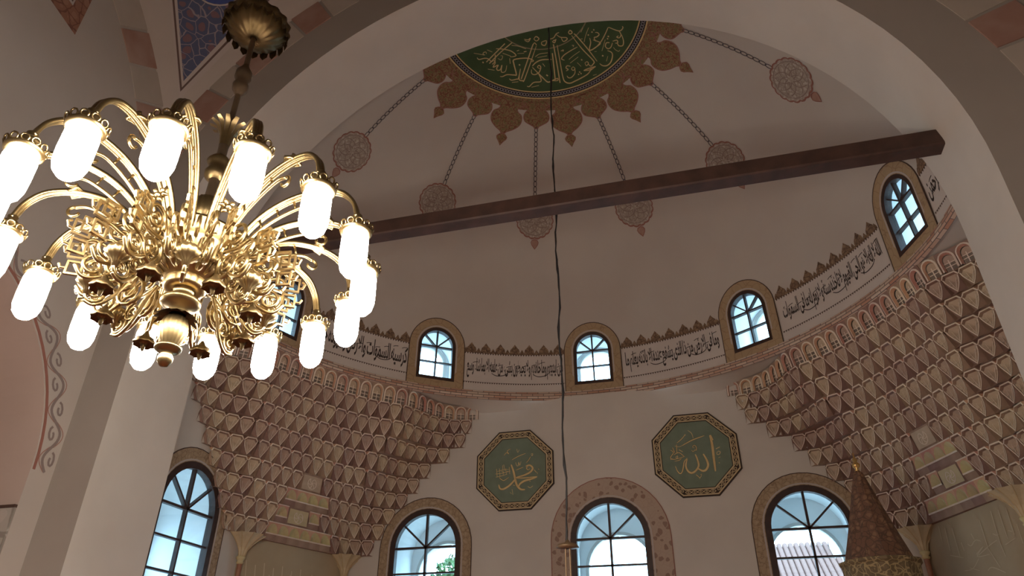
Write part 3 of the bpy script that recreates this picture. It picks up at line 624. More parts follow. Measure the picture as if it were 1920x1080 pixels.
# pendants
def pendant(az, lb):
    e = empty('painted_pendant', dm(az, 3.78), lb, 'painting', 'painted pendants round the rosette')
    r0 = 3.78; x, y = CX + r0 * sin(rad(az)), CY + r0 * cos(rad(az)); rho = math.hypot(x, y)
    sl = D_H * rho / (R * R * math.sqrt(1 - (rho / R) ** 2)); kc = 1 / math.sqrt(1 + sl * sl)
    P = []
    for i in range(72):
        t = 2 * PI * i / 72; q = 0.345 + 0.02 * abs(sin(9 * t)); P.append(loc_xy(az, r0, q * cos(t) * kc, q * sin(t)))
    fz = lambda ep: (lambda u, v: Vector((u, v, dome_z(u, v, ep))))
    m = MB(); dpatch(m, P, .007, 0, .1); m.build('disc', 'disc_ornament', e, smooth=True)
    m = MB(); m.ribbon(P, .02, fz(.010), closed=True); m.build('disc_outline', 'red_line', e)
    m = MB(); m.ribbon([loc_xy(az, r0, .30 * cos(2 * PI * i / 36) * kc, .30 * sin(2 * PI * i / 36)) for i in range(36)], .010, fz(.010), closed=True)
    for j in range(8):
        a = 2 * PI * j / 8
        for s in (-1, 1): m.ribbon([loc_xy(az, r0, (.05 + .022 * t) * cos(a + s * .11 * t) * kc, (.05 + .022 * t) * sin(a + s * .11 * t)) for t in range(11)], .010, fz(.010))
    m.build('disc_pattern', 'disc_line', e)
    Hh = [(.375, 0), (.395, .055), (.43, .075), (.47, .06), (.51, .03), (.545, 0)]; P = [loc_xy(az, r0, s * kc, t) for s, t in Hh] + [loc_xy(az, r0, s * kc, -t) for s, t in Hh[-2:0:-1]]
    m = MB(); dpatch(m, P, .008, 0, .05); m.build('heart', 'heart_red', e); m = MB(); m.ribbon(P, .012, fz(.011), closed=True); m.build('heart_outline', 'red_line', e)
    m = MB(); ra, rb = 2.28, r0 - .35 * kc; n = 15
    for i in range(n):
        c_ = ra + (rb - ra) * (i + .5) / n; hl = (rb - ra) / n * .56
        m.ribbon([loc_xy(az, c_, hl * cos(2 * PI * j / 10), .028 * sin(2 * PI * j / 10)) for j in range(10)], .014, fz(.009), closed=True)
    m.build('chain', 'chain_ink', e)
for az, lb in ((-75, 'scalloped painted pendant, first from the arch on the chandelier side'), (-45, 'scalloped painted pendant, second from the arch on the chandelier side'), (-15, 'scalloped painted pendant beside the cable, third from the arch on the chandelier side'),
               (15, 'scalloped painted pendant, third from the arch on the pulpit side'), (45, 'scalloped painted pendant, second from the arch on the pulpit side'), (75, 'scalloped painted pendant, first from the arch on the pulpit side')): pendant(az, lb)

# ================================================================== ROUNDELS ON THE BACK WALL
def roundel(xc, zc, label, strokes, ox, oy, scale):
    e = empty('calligraphy_roundel', (xc, Y_B, zc), label, 'roundel'); f = lambda u, v, d=0.0: Vector((xc + u, Y_B - d, zc + v)); ap = 0.725
    def oc(a): return [(a / cos(PI / 8) * cos(PI / 8 + PI / 4 * i), a / cos(PI / 8) * sin(PI / 8 + PI / 4 * i)) for i in range(8)]
    m = MB(); m.prism(oc(ap - .14), f, 0, .022); m.build('green_field', 'green_field', e)
    m = MB()
    for a, b, d, mi in ((ap, ap - .022, .03, 0), (ap - .022, ap - .045, .028, 1), (ap - .045, ap - .115, .026, 0), (ap - .115, ap - .138, .028, 1), (ap - .138, ap - .15, .03, 0)): m.band(oc(a), oc(b), f, 0, d, mi, closed=True)
    fr = m.build('frame', ['border_black', 'border_cream'], e)
    m = MB(); am = ap - .08; O = oc(am)
    for i in range(8):
        (x0, y0), (x1, y1) = O[i], O[(i + 1) % 8]; L = math.hypot(x1 - x0, y1 - y0); tx, ty = (x1 - x0) / L, (y1 - y0) / L; nn = 5
        def q(s, t): return (x0 + tx * s - ty * t, y0 + ty * s + tx * t)
        for s in (-1, 1): m.ribbon([q(L * (.03 + .94 * j / 40), s * .026 * sin(PI * nn * j / 40)) for j in range(41)], .011, lambda u, v: f(u, v, .030))
        for j in range(nn): m.ribbon([q(L * (.03 + .94 * (j + .5) / nn) + .012 * cos(2 * PI * t / 8), .012 * sin(2 * PI * t / 8)) for t in range(8)], .008, lambda u, v: f(u, v, .030), closed=True)
    m.build('guilloche', 'border_cream', fr)
    for nm, mt, grow, ep in (('lettering_outline', 'border_black', 5, .024), ('lettering', 'gold_ink', 0, .026)):  # wider black stroke beneath the gold gives each letter its painted dark outline
        m = MB()
        for pts, wd in strokes:
            if grow and wd < 9: continue
            m.ribbon([(ox + a / scale, oy + b / scale) for a, b in smooth_path(pts, 5)], (wd + grow) / scale, lambda u, v: on_y(u, v, Y_B - ep), taper=len(pts) > 2)
        m.build(nm, mt, e)
MU = [([(715, 500), (765, 488), (802, 525), (770, 575), (690, 615), (595, 642)], 24), ([(742, 505), (722, 522), (742, 545), (768, 530)], 12), ([(590, 650), (700, 648), (858, 630)], 15), ([(858, 632), (790, 660), (700, 685), (640, 725), (622, 765)], 25), ([(530, 480), (560, 570), (580, 660), (602, 740), (650, 792), (705, 795)], 28), ([(595, 640), (560, 690), (500, 750), (430, 790), (388, 782), (372, 735)], 24),
 ([(540, 420), (620, 375), (712, 338)], 10), ([(440, 365), (470, 330), (500, 345), (480, 310), (522, 280)], 9), ([(600, 280), (612, 325), (632, 290)], 6), ([(780, 345), (802, 342), (795, 368), (780, 352)], 8), ([(775, 380), (745, 430), (720, 455)], 9), ([(585, 450), (598, 490), (618, 495), (625, 450), (638, 490), (655, 440)], 8), ([(590, 550), (640, 530), (682, 512)], 9),
 ([(330, 600), (420, 588), (520, 560)], 8), ([(335, 640), (400, 625), (480, 600)], 8), ([(380, 640), (400, 665), (440, 680), (500, 640)], 10), ([(345, 535), (352, 640)], 6), ([(380, 530), (388, 630)], 6), ([(420, 490), (430, 610)], 6), ([(462, 530), (470, 610)], 6), ([(505, 510), (512, 600)], 7), ([(350, 570), (430, 545), (500, 540)], 6), ([(435, 480), (450, 560)], 6), ([(400, 560), (450, 580), (490, 560)], 6),
 ([(540, 790), (552, 862)], 5), ([(738, 755), (770, 772), (805, 748)], 8), ([(760, 690), (775, 690)], 8), ([(820, 545), (850, 580)], 8), ([(872, 535), (884, 538)], 9), ([(860, 575), (862, 600)], 5), ([(515, 830), (535, 850)], 5), ([(555, 740), (575, 745)], 7)]
AL = [([(768, 290), (795, 400), (815, 560), (836, 722)], 30), ([(775, 290), (805, 350)], 16), ([(690, 515), (730, 585), (748, 650), (722, 705), (680, 716), (630, 690)], 27), ([(595, 520), (620, 580), (635, 655), (600, 716), (550, 742), (505, 715), (483, 655), (497, 575)], 24), ([(500, 565), (465, 605), (455, 660), (440, 725), (415, 750), (380, 715), (358, 660)], 14),
 ([(440, 415), (560, 350), (702, 298)], 13), ([(375, 385), (430, 340), (475, 285)], 10), ([(505, 235), (550, 270), (570, 330)], 7), ([(468, 285), (478, 292)], 13), ([(548, 470), (570, 487), (590, 468), (608, 470), (604, 430), (582, 412), (562, 432), (585, 445)], 9),
 ([(300, 470), (335, 500), (300, 560), (345, 580), (470, 545)], 10), ([(340, 525), (400, 500), (462, 545)], 10), ([(325, 440), (350, 500)], 9), ([(372, 405), (376, 500)], 9), ([(400, 465), (445, 490)], 8), ([(350, 602), (400, 592), (430, 570)], 9), ([(300, 580), (330, 575)], 8), ([(350, 420), (400, 430), (440, 415)], 6), ([(360, 555), (385, 540), (380, 570), (360, 555)], 8),
 ([(840, 455), (887, 432)], 8), ([(850, 490), (855, 520), (882, 518), (892, 490), (868, 482), (860, 500)], 8), ([(876, 618), (886, 624)], 10), ([(605, 762), (652, 802)], 9), ([(645, 812), (662, 785), (672, 765)], 7), ([(658, 760), (672, 757)], 9), ([(870, 560), (895, 550)], 5)]
roundel(-1.585, 3.68 + EYE, 'octagonal green roundel with a broad sweeping gold word and small script left of it', MU, 880, 800, 6.75)
roundel(1.635, 3.715 + EYE, 'octagonal green roundel with a tall upright gold letter, near the right muqarnas', AL, 1210, 770, 6.353)

# ================================================================== TIE BEAM
m = MB(); c0, c1 = -0.555, -0.337; z0, z1 = 5.31 + EYE, 5.53 + EYE; ch = 0.018
sec = [(c0 + ch, z0), (c1 - ch, z0), (c1, z0 + ch), (c1, z1 - ch), (c1 - ch, z1), (c0 + ch, z1), (c0, z1 - ch), (c0, z0 + ch)]
xb = W_A - 0.04
m.add([(x, y, z) for x in (-xb, xb) for y, z in sec], [(i, (i + 1) % 8, 8 + (i + 1) % 8, 8 + i) for i in range(8)] + [tuple(range(7, -1, -1)), tuple(range(8, 16))])
m.build('tie_beam', 'beam_wood', label='dark brown wooden tie beam spanning the great arch', cat='beam')

# ================================================================== MUQARNAS SQUINCHES
NT_ = 10; ZM0 = 2.30 + EYE; ZM1 = Z_RING - 0.01
def lerp_tab(tab, z):
    if z <= tab[0][0]: return tab[0][1]
    for (z0, a), (z1, b) in zip(tab, tab[1:]):
        if z <= z1: return a + (b - a) * (z - z0) / (z1 - z0)
    return tab[-1][1]
XS_T = [(2.30, 4.38), (3.0, 3.92), (3.5, 3.50), (3.95, 3.15), (4.27, 2.60), (4.7, 2.42), (5.1, 2.22)]
YS_T = [(2.30, 2.25), (3.0, 1.75), (3.5, 1.35), (3.95, 1.0), (4.27, 0.70), (4.7, 0.45), (5.1, 0.25)]
def samp(P, u):
    L = [0.0]
    for a, b in zip(P, P[1:]): L.append(L[-1] + (b - a).length)
    s = u * L[-1]
    for i in range(len(P) - 1):
        if s <= L[i + 1] or i == len(P) - 2: return P[i] + (P[i + 1] - P[i]) * ((s - L[i]) / max(1e-9, L[i + 1] - L[i]))
def tier_curve(t, u, te=None):
    """plan position on the right-hand squinch: t 0..1 up, u 0..1 from back wall to side wall"""
    z = ZM0 + (ZM1 - ZM0) * t; zq = ZM0 + (ZM1 - ZM0) * (t if te is None else te); xs, ye = lerp_tab(XS_T, zq - EYE), lerp_tab(YS_T, zq - EYE)
    P = [Vector((xs, Y_B)), Vector((B_PT[0] - .12, Y_B)), Vector((B_PT[0] + .02, Y_B - .16)), Vector((A_PT[0] - .03, A_PT[1] + .12)), Vector((X_S, A_PT[1] - .1)), Vector((X_S, ye))]
    wp = samp(P, u); a0_, a1_ = math.asin(xs / R), PI / 2 - math.asin(ye / R) ; a = a0_ + (a1_ - a0_) * u
    rg = Vector(((R + .0) * sin(a), (R + .0) * cos(a)))
    h = min(1.0, u / .24, (1 - u) / .24); h = h * h * (3 - 2 * h); gt = 0.05 + 0.95 * t ** 0.95
    q = wp + (rg - wp) * (gt * h); return Vector((q.x, q.y, z))
def curve_len(t): 
    P = [tier_curve(t, i / 40) for i in range(41)]; return sum((b - a).length for a, b in zip(P, P[1:]))
def tier_us(i, wid):
    te = (i + 1) / NT_ - .02; n = 240; P = [tier_curve((i + 1) / NT_, k_ / n, te) for k_ in range(n + 1)]; Q = [tier_curve(i / NT_, k_ / n, te) for k_ in range(n + 1)]; L = [0.0]
    for k_ in range(n): L.append(L[-1] + .5 * (P[k_ + 1] - P[k_]).length + .5 * (Q[k_ + 1] - Q[k_]).length)
    m_ = int(round(L[-1] / wid)); us = []; k_ = 0
    for j in range(m_ + 1):
        tgt = L[-1] * j / m_
        while k_ < n - 1 and L[k_ + 1] < tgt: k_ += 1
        us.append((k_ + (tgt - L[k_]) / max(1e-9, L[k_ + 1] - L[k_])) / n)
    return us
def cell_frame(i, u0, u1, sgn):
    t0, t1 = i / NT_, (i + 1) / NT_
    te = t1 - .02; P0, P1, Q0, Q1 = tier_curve(t0, u0, te), tier_curve(t0, u1, te), tier_curve(t1, u0, te), tier_curve(t1, u1, te)
    tg = (Q1 - Q0) + (P1 - P0); n = Vector((-tg.y, tg.x, 0)).normalized()
    if n.x * (P0.x + Q1.x) / 2 + n.y * (P0.y + Q1.y) / 2 > 0: n = -n
    def f(a, b, d=0.0):
        p = (P0 * (1 - a) + P1 * a) * (1 - b) + (Q0 * (1 - a) + Q1 * a) * b + n * d
        return Vector((p.x * sgn, p.y, p.z))
    return f
def cell_leaf(mb, f, v):
    """overhanging cell: light chamfered lip, leaf facet with ribs, dark recessed corners"""
    k = v
    O = [(0, .80), (.16 + k, 1), (.84 - k, 1), (1, .80)]; I = [(.055, .775), (.205 + k, .93), (.795 - k, .93), (.945, .775)]
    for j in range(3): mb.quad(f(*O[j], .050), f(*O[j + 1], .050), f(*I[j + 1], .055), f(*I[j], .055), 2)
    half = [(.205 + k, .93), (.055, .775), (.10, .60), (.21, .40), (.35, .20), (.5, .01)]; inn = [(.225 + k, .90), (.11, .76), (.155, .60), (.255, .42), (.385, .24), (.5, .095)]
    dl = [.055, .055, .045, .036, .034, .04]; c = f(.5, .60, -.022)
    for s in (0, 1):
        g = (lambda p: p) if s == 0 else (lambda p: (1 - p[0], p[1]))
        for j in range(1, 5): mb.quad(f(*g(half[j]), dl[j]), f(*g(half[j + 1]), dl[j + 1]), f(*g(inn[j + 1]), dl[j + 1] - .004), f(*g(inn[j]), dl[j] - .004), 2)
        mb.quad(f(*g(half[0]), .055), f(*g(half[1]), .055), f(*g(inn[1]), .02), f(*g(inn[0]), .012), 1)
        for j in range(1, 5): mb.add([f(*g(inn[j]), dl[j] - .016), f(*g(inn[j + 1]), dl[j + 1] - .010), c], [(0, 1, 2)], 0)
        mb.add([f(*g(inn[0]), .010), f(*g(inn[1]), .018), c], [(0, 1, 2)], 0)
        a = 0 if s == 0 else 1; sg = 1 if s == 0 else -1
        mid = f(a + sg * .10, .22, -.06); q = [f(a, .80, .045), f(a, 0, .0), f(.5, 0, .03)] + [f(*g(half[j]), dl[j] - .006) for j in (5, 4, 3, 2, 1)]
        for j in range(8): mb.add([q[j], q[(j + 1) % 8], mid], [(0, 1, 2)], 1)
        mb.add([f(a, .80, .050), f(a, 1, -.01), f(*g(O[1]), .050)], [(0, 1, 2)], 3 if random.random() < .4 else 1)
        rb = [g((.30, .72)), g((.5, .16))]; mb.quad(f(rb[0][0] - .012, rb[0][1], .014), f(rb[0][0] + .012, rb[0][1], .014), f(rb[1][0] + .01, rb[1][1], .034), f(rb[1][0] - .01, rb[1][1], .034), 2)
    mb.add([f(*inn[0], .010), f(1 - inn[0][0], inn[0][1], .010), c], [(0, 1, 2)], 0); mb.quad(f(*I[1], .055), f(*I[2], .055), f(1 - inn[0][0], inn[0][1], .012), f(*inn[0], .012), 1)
def cell_arch(mb, f):
    n = 8; A = [(.04, .0)] + [(.5 - .46 * cos(PI * j / n), .55 + .42 * sin(PI * j / n)) for j in range(n + 1)] + [(.96, 0)]
    B = [(.13, .0)] + [(.5 - .37 * cos(PI * j / n), .53 + .35 * sin(PI * j / n)) for j in range(n + 1)] + [(.87, 0)]
    C = [(.19, .0)] + [(.5 - .31 * cos(PI * j / n), .53 + .29 * sin(PI * j / n)) for j in range(n + 1)] + [(.81, 0)]
    m_ = len(A)
    for j in range(m_ - 1):
        mb.quad(f(*A[j], .035), f(*A[j + 1], .035), f(*B[j + 1], .045), f(*B[j], .045), 2); mb.quad(f(*B[j], .045), f(*B[j + 1], .045), f(*C[j + 1], .0), f(*C[j], .0), 3)
    mb.add([f(*p, -.02) for p in C], [tuple(range(m_))], 0)
    for b_ in (.22, .40): mb.quad(f(.19, b_, .0), f(.81, b_, .0), f(.81, b_ + .035, .0), f(.19, b_ + .035, .0), 2)
    mb.quad(f(.47, .0, .002), f(.53, .0, .002), f(.53, .55, .002), f(.47, .55, .002), 2); mb.quad(f(.24, .04, -.008), f(.76, .04, -.008), f(.76, .40, -.008), f(.24, .40, -.008), 4)
    top = [(0, 0), (0, 1), (1, 1), (1, 0)]
    mb.add([f(0, 0, .0), f(0, 1, .03)] + [f(*A[j], .03) for j in range(m_ // 2, -1, -1)], [tuple(range(m_ // 2 + 3))], 1); mb.add([f(1, 1, .03), f(1, 0, 0)] + [f(*A[j], .03) for j in range(m_ - 1, m_ // 2 - 1, -1)], [tuple(range(m_ - m_ // 2 + 2))], 1)
    mb.add([f(0, 1, .03), f(1, 1, .03), f(*A[m_ // 2], .03)], [(0, 1, 2)], 1)
def cell_shell(mb, f):
    """low golden shell over a dark red riser"""
    n = 6
    mb.quad(f(0, 0, 0), f(1, 0, 0), f(1, .34, .015), f(0, .34, .015), 1); mb.quad(f(0, .33, .03), f(1, .33, .03), f(1, .40, .035), f(0, .40, .035), 2)
    C = [(.5 - .48 * cos(PI * j / n), .40 + .52 * sin(PI * j / n)) for j in range(n + 1)]
    ce = f(.5, .45, -.05)
    for j in range(n): mb.add([f(*C[j], .03), f(*C[j + 1], .03), ce], [(0, 1, 2)], 0)
    mb.add([f(0, .4, .03), f(0, 1, .03)] + [f(*C[j], .03) for j in range(n // 2, -1, -1)], [tuple(range(n // 2 + 3))], 3); mb.add([f(1, 1, .03), f(1, .4, .03)] + [f(*C[j], .03) for j in range(n, n // 2 - 1, -1)], [tuple(range(n // 2 + 3))], 3)
    mb.add([f(0, 1, .03), f(1, 1, .03), f(*C[n // 2], .03)], [(0, 1, 2)], 3); mb.quad(f(0, .95, .04), f(1, .95, .04), f(1, 1, .045), f(0, 1, .045), 2)
def cell_panel(mb, f):
    mb.quad(f(0, 0, .0), f(1, 0, .0), f(1, 1, .03), f(0, 1, .03), 1); mb.quad(f(.06, .12, .02), f(.94, .12, .02), f(.94, .9, .04), f(.06, .9, .04), 0)
    mb.ribbon([(.5 + .2 * cos(2 * PI * j / 16), .5 + .3 * sin(2 * PI * j / 16)) for j in range(16)], .03, lambda a, b: f(a, b, .036), 2, closed=True)
    for j in range(6): mb.ribbon([(.5 + .18 * t / 4 * cos(j * PI / 3 + t * .25), .5 + .27 * t / 4 * sin(j * PI / 3 + t * .25)) for t in range(5)], .025, lambda a, b: f(a, b, .036), 2)
for sgn, lb in ((-1, 'tiered brown muqarnas squinch below the chandelier'), (1, 'tiered brown muqarnas squinch behind the pulpit roof')):
    sq = empty('muqarnas_squinch', (sgn * 4.6, 4.6, ZM0), lb, 'muqarnas')
    for i in range(NT_):
        US = tier_us(i, 0.228 if i < NT_ - 1 else 0.235); n = len(US) - 1
        j = 0
        while j < n:
            u0, u1 = US[j], US[j + 1]; um = (u0 + u1) / 2; m = MB(); step = 1
            mats = ['muq_leaf', 'muq_side', 'muq_edge', 'muq_red', 'muq_dark']
            if i == NT_ - 1: cell_arch(m, cell_frame(i, u0, u1, sgn)); nm = 'arched_niche'
            elif i == 0 and .27 < um < .68: cell_shell(m, cell_frame(i, u0, u1, sgn)); mats[0] = 'muq_gold'; nm = 'shell_niche'
            elif i in (1, 3) and .42 < um < .5 and j + 2 <= n: step = 2; cell_panel(m, cell_frame(i, u0, US[j + 2], sgn)); mats[0] = 'muq_leaf' if i == 3 else 'muq_gold'; nm = 'rosette_panel'
            elif i in (1, 2) and .33 < um < .64: cell_shell(m, cell_frame(i, u0, u1, sgn)); mats[0] = 'muq_gold'; nm = 'shell_niche'
            else: cell_leaf(m, cell_frame(i, u0, u1, sgn), random.uniform(-.03, .03)); nm = 'muqarnas_cell'
            c = sum((Vector(v) for v in m.v), Vector()) / len(m.v)
            m.build(nm, mats, sq, loc=c); j += step
    for i in range(1, NT_):          # horizontal undersides where a tier steps out past the one below
        te = (i + 1) / NT_ - .02; A_ = [tier_curve(i / NT_, k_ / 30, te) for k_ in range(31)]; B_ = [tier_curve(0, k_ / 30, te) for k_ in range(31)]
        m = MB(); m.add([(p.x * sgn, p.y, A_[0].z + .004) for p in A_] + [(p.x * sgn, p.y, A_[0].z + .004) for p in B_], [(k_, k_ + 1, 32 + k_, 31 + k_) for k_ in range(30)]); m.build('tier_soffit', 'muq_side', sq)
    # flat soffit under the lowest tier
    m = MB(); P = [tier_curve(0, k_ / 24) for k_ in range(25)]; Wp = [Vector((B_PT[0] - .4, Y_B + .02)), Vector((B_PT[0], Y_B + .02)), Vector((X_S + .02, A_PT[1])), Vector((X_S + .02, A_PT[1] - .4))]
    vs = [(p.x * sgn, p.y, ZM0 + .003) for p in P] + [(q.x * sgn, q.y, ZM0 + .003) for q in [samp(Wp, k_ / 24) for k_ in range(25)]]
    m.add(vs, [(k_, k_ + 1, 26 + k_, 25 + k_) for k_ in range(24)]); m.build('soffit', 'muq_side', sq)
# corner panels under the squinches with faint gilt script
TR = [([(1255, 560), (1340, 830)], 9), ([(1360, 480), (1450, 780)], 9), ([(1430, 470), (1520, 740)], 9), ([(1500, 450), (1580, 700)], 9), ([(1005, 640), (1080, 900)], 8), ([(940, 640), (990, 850)], 8), ([(1180, 690), (1212, 745)], 8), ([(1150, 785), (1182, 802), (1222, 750), (1272, 760)], 9), ([(1228, 882), (1295, 808), (1238, 900), (1352, 880)], 9), ([(1250, 890), (1350, 800), (1420, 750)], 9), ([(1125, 1032), (1200, 1012), (1252, 920)], 8), ([(1338, 1030), (1380, 1000), (1502, 1050)], 9), ([(990, 890), (1112, 912)], 8), ([(1498, 792), (1592, 730)], 9), ([(1340, 830), (1450, 1000)], 8), ([(1450, 780), (1500, 900)], 8), ([(880, 620), (920, 780)], 7), ([(1170, 1005), (1260, 1030)], 7), ([(1380, 690), (1420, 705), (1440, 690)], 8), ([(1520, 660), (1560, 670)], 7), ([(1090, 770), (1120, 850)], 7), ([(1600, 600), (1660, 780)], 8)]
for sgn, nm, lb in ((-1, 'wall_corner_left', 'tan corner panel below the muqarnas hung under the chandelier side'), (1, 'wall_corner_right', 'tan corner panel with faint gilt script below the muqarnas by the pulpit')):
    m = MB(); x0, y0 = sgn * B_PT[0], B_PT[1]; x1, y1 = sgn * A_PT[0], A_PT[1]
    m.quad((x0, y0, 0), (x1, y1, 0), (x1, y1, Z_RING), (x0, y0, Z_RING))
    w_ = m.build(nm, 'panel_tan', label=lb, cat='wall', kind=STR)
    N_ = Vector((-(y1 - y0), x1 - x0, 0)).normalized(); N_ = N_ if N_.dot(Vector((-sgn, -1, 0))) > 0 else -N_; P_ = Vector((x0, y0, 0))
    m = MB()
    if sgn > 0:
        for pts, wd in TR: m.ribbon([(1580 + a / 4.909, 860 + b / 4.909) for a, b in smooth_path(pts, 4)], wd / 4.909, lambda u, v: on_plane(u, v, P_ + N_ * .01, N_), taper=True)
    else:
        for k_ in range(7): m.ribbon([(462 + 17 * k_, 1050 + 3 * k_ + 6 * (k_ % 2)), (458 + 17 * k_, 1110)], 2.0, lambda u, v: on_plane(u, v, P_ + N_ * .01, N_))
        for k_ in range(3): m.ribbon(smooth_path([(470 + 40 * k_, 1085), (480 + 40 * k_, 1095), (500 + 40 * k_, 1090), (505 + 40 * k_, 1078)], 4), 2.0, lambda u, v: on_plane(u, v, P_ + N_ * .01, N_))
    m.build('gilt_script', 'panel_gold', w_)
# slender corner columns with fan capitals
def fan_column(c, dirn, label):
    e = empty('corner_column', (c[0], c[1], 0), label, 'column', 'slender columns under the muqarnas'); a0_ = math.atan2(dirn[1], dirn[0])
    zt = ZM0; zf = zt - 0.34; n = 10; m = MB(); prev = None; vs = []
    sp_ = rad(84)
    for i in range(n + 1):
        a = a0_ - sp_ + 2 * sp_ * i / n; k_ = 1.0 if i % 2 == 0 else .86
        for t in (0, .35, .7, 1.0): r_ = .045 + (.27 * k_) * t ** 1.6; vs.append((c[0] + r_ * cos(a), c[1] + r_ * sin(a), zf + (zt - zf) * t ** .8))
    m.add(vs, [(i * 4 + j, i * 4 + j + 1, (i + 1) * 4 + j + 1, (i + 1) * 4 + j) for i in range(n) for j in range(3)])
    m.build('fan_capital', 'fan_cream', e)
    m = MB()
    for i in range(0, n + 1, 2):
        a = a0_ - sp_ + 2 * sp_ * i / n; m.tube([(c[0] + (.048 + .27 * t ** 1.6) * cos(a), c[1] + (.048 + .27 * t ** 1.6) * sin(a), zf + (zt - zf) * t ** .8) for t in (0, .25, .5, .75, 1)], .008, 5)
    m.build('capital_ribs', 'border_cream', e)
    m = MB(); m.lathe([(.02, .03), (.06, .02), (.075, 0), (.06, -.03), (.045, -.05), (.06, -.07), (.05, -.09), (.03, -.10)], 14, (c[0], c[1], zf)); m.build('necking_ring', 'muq_gold', e, smooth=True)
    m = MB(); m.lathe([(.04, -.09), (.036, -.38)], 12, (c[0], c[1], zf)); m.build('upper_shaft', 'shaft_red', e, smooth=True)
    m = MB(); m.lathe([(.036, -.37), (.055, -.40), (.04, -.43), (.056, -.46), (.035, -.50), (.02, -.52)], 12, (c[0], c[1], zf)); m.build('shaft_ring', 'muq_gold', e, smooth=True)
    m = MB(); m.lathe([(.03, -.50), (.03, -zf + .12)], 10, (c[0], c[1], zf)); m.build('lower_shaft', 'fan_cream', e, smooth=True)
    m = MB(); m.lathe([(.03, .12), (.07, .08), (.09, 0)], 12, (c[0], c[1], 0)); m.build('base', 'muq_gold', e, smooth=True)
for sgn, l1, l2 in ((-1, 'slender corner column with fan capital next to the tree window', 'slender corner column with fan capital next to the side wall window'), (1, 'slender red and gold corner column with fan capital just behind the pulpit roof', 'slender corner column with fan capital beyond the gilt script panel')):
    fan_column((sgn * (B_PT[0] - .06), B_PT[1] - .08), (-sgn * .55, -1.0), l1); fan_column((sgn * (A_PT[0] - .08), A_PT[1] - .02), (-sgn * 1.0, -.25), l2)

# ================================================================== PULPIT ROOF
MY = 2.5; MC = Vector((3.64, MY)); ZB = 1.50 + EYE; ZTIP = 2.62 + EYE
e = empty('pulpit', (MC.x, MC.y, 0), 'pulpit with dark red pointed roof and gold finial before the right window', 'pulpit')
m = MB(); m.lathe([(.40, 0), (.30, .30), (.17, .72), (.06, ZTIP - ZB - .04), (.02, ZTIP - ZB)], 12, (MC.x, MC.y, ZB)); m.build('spire', 'minbar_paint', e)
m = MB(); m.lathe([(.40, -.26), (.44, -.25), (.445, -.06), (.47, -.03), (.47, .0), (.40, .015), (.38, .02)], 12, (MC.x, MC.y, ZB)); m.build('carved_band', 'minbar_band', e)
m = MB(); m.lathe([(.0, -.265), (.46, -.265), (.46, -.30), (.0, -.30)], 12, (MC.x, MC.y, ZB)); m.build('canopy_plate', 'minbar_paint', e)
m = MB(); m.lathe([(.012, 0), (.03, .02), (.015, .04), (.045, .07), (.05, .10), (.02, .13), (.035, .16), (.012, .19), (.006, .25), (0, .26)], 14, (MC.x, MC.y, ZTIP - .02)); m.build('finial', 'gilt', e, smooth=True)
for a in range(4):
    t = PI / 4 + a * PI / 2; m = MB(); m.lathe([(.045, .9), (.035, 1.0), (.035, ZB - .35), (.055, ZB - .29)], 10, (MC.x + .36 * cos(t), MC.y + .36 * sin(t), 0)); m.build('post', 'minbar_paint', e, smooth=True)
m = MB(); m.box(MC.x - .45, MC.x + .45, MC.y - .45, MC.y + .45, 0, .92); m.build('platform', 'marble_plain', e)
m = MB()
for k_ in range(5): m.box(MC.x - .42, MC.x + .42, MC.y - .45 - .28 * (k_ + 1), MC.y - .45 - .28 * k_, 0, .92 - .17 * (k_ + 1))
m.build('stairs', 'marble_plain', e)

# ================================================================== HANGING CABLE
HX, HY = 0.255, 0.06; ZT2 = dome_z(HX, HY); ZL = 1.41 + EYE
e = empty('hanging_cable', (HX, HY, ZL), 'thin black knotted cable hanging from the half dome', 'cable')
m = MB(); rn = random.Random(3); n = 60; P = [(HX + .012 * sin(i * .7) + rn.uniform(-.006, .006), HY + rn.uniform(-.006, .006), ZT2 - .005 + (ZL - ZT2) * i / n) for i in range(n + 1)]
m.tube(P, [.009 if i % 6 else .017 for i in range(n + 1)], 6); m.build('cable', 'cable_black', e)
m = MB(); m.tube([(p[0] + .011 * sin(i * 1.3), p[1] + .009 * cos(i * 1.1), p[2]) for i, p in enumerate(P)], .006, 5); m.build('second_wire', 'cable_black', e)
m = MB(); m.lathe([(.012, .06), (.03, .03), (.10, .01), (.12, -.02), (.05, -.03), (.02, -.03)], 16, (HX, HY, ZL)); m.build('hook_plate', 'bronze', e, smooth=True)
for s in (-1, 1): m = MB(); m.tube([(HX + s * .022, HY, ZL - .02), (HX + s * .024, HY, ZL - .5), (HX + s * .1, HY, ZL - .9)], .008, 6); m.build('rod', 'bronze', e)
m = MB(); m.lathe([(.09, -.88), (.14, -.89), (.14, -.94), (.09, -.95), (.09, -.88)], 20, (HX, HY, ZL)); m.build('lamp_ring', 'bronze', e, smooth=True)

# ================================================================== CHANDELIER
CHX, CHY = -0.847, -4.759; RC = 0.90; KZ = 1.088; ZG = 1.925 + EYE
ch = empty('chandelier', (CHX, CHY, 1.30 * KZ + EYE), 'large ornate brass chandelier with sixteen lit glass globes', 'chandelier')
CB = Vector((CHX, CHY, 1.30 * KZ + EYE)); zz = lambda z: z * KZ - .025 + EYE - CB.z
def part(mb, nm, mt, smooth=True, parent=ch): 
    o = bpy.data.objects.new(nm, mb.mesh(nm, mt, smooth)); COL.objects.link(o); o.parent = parent; return o
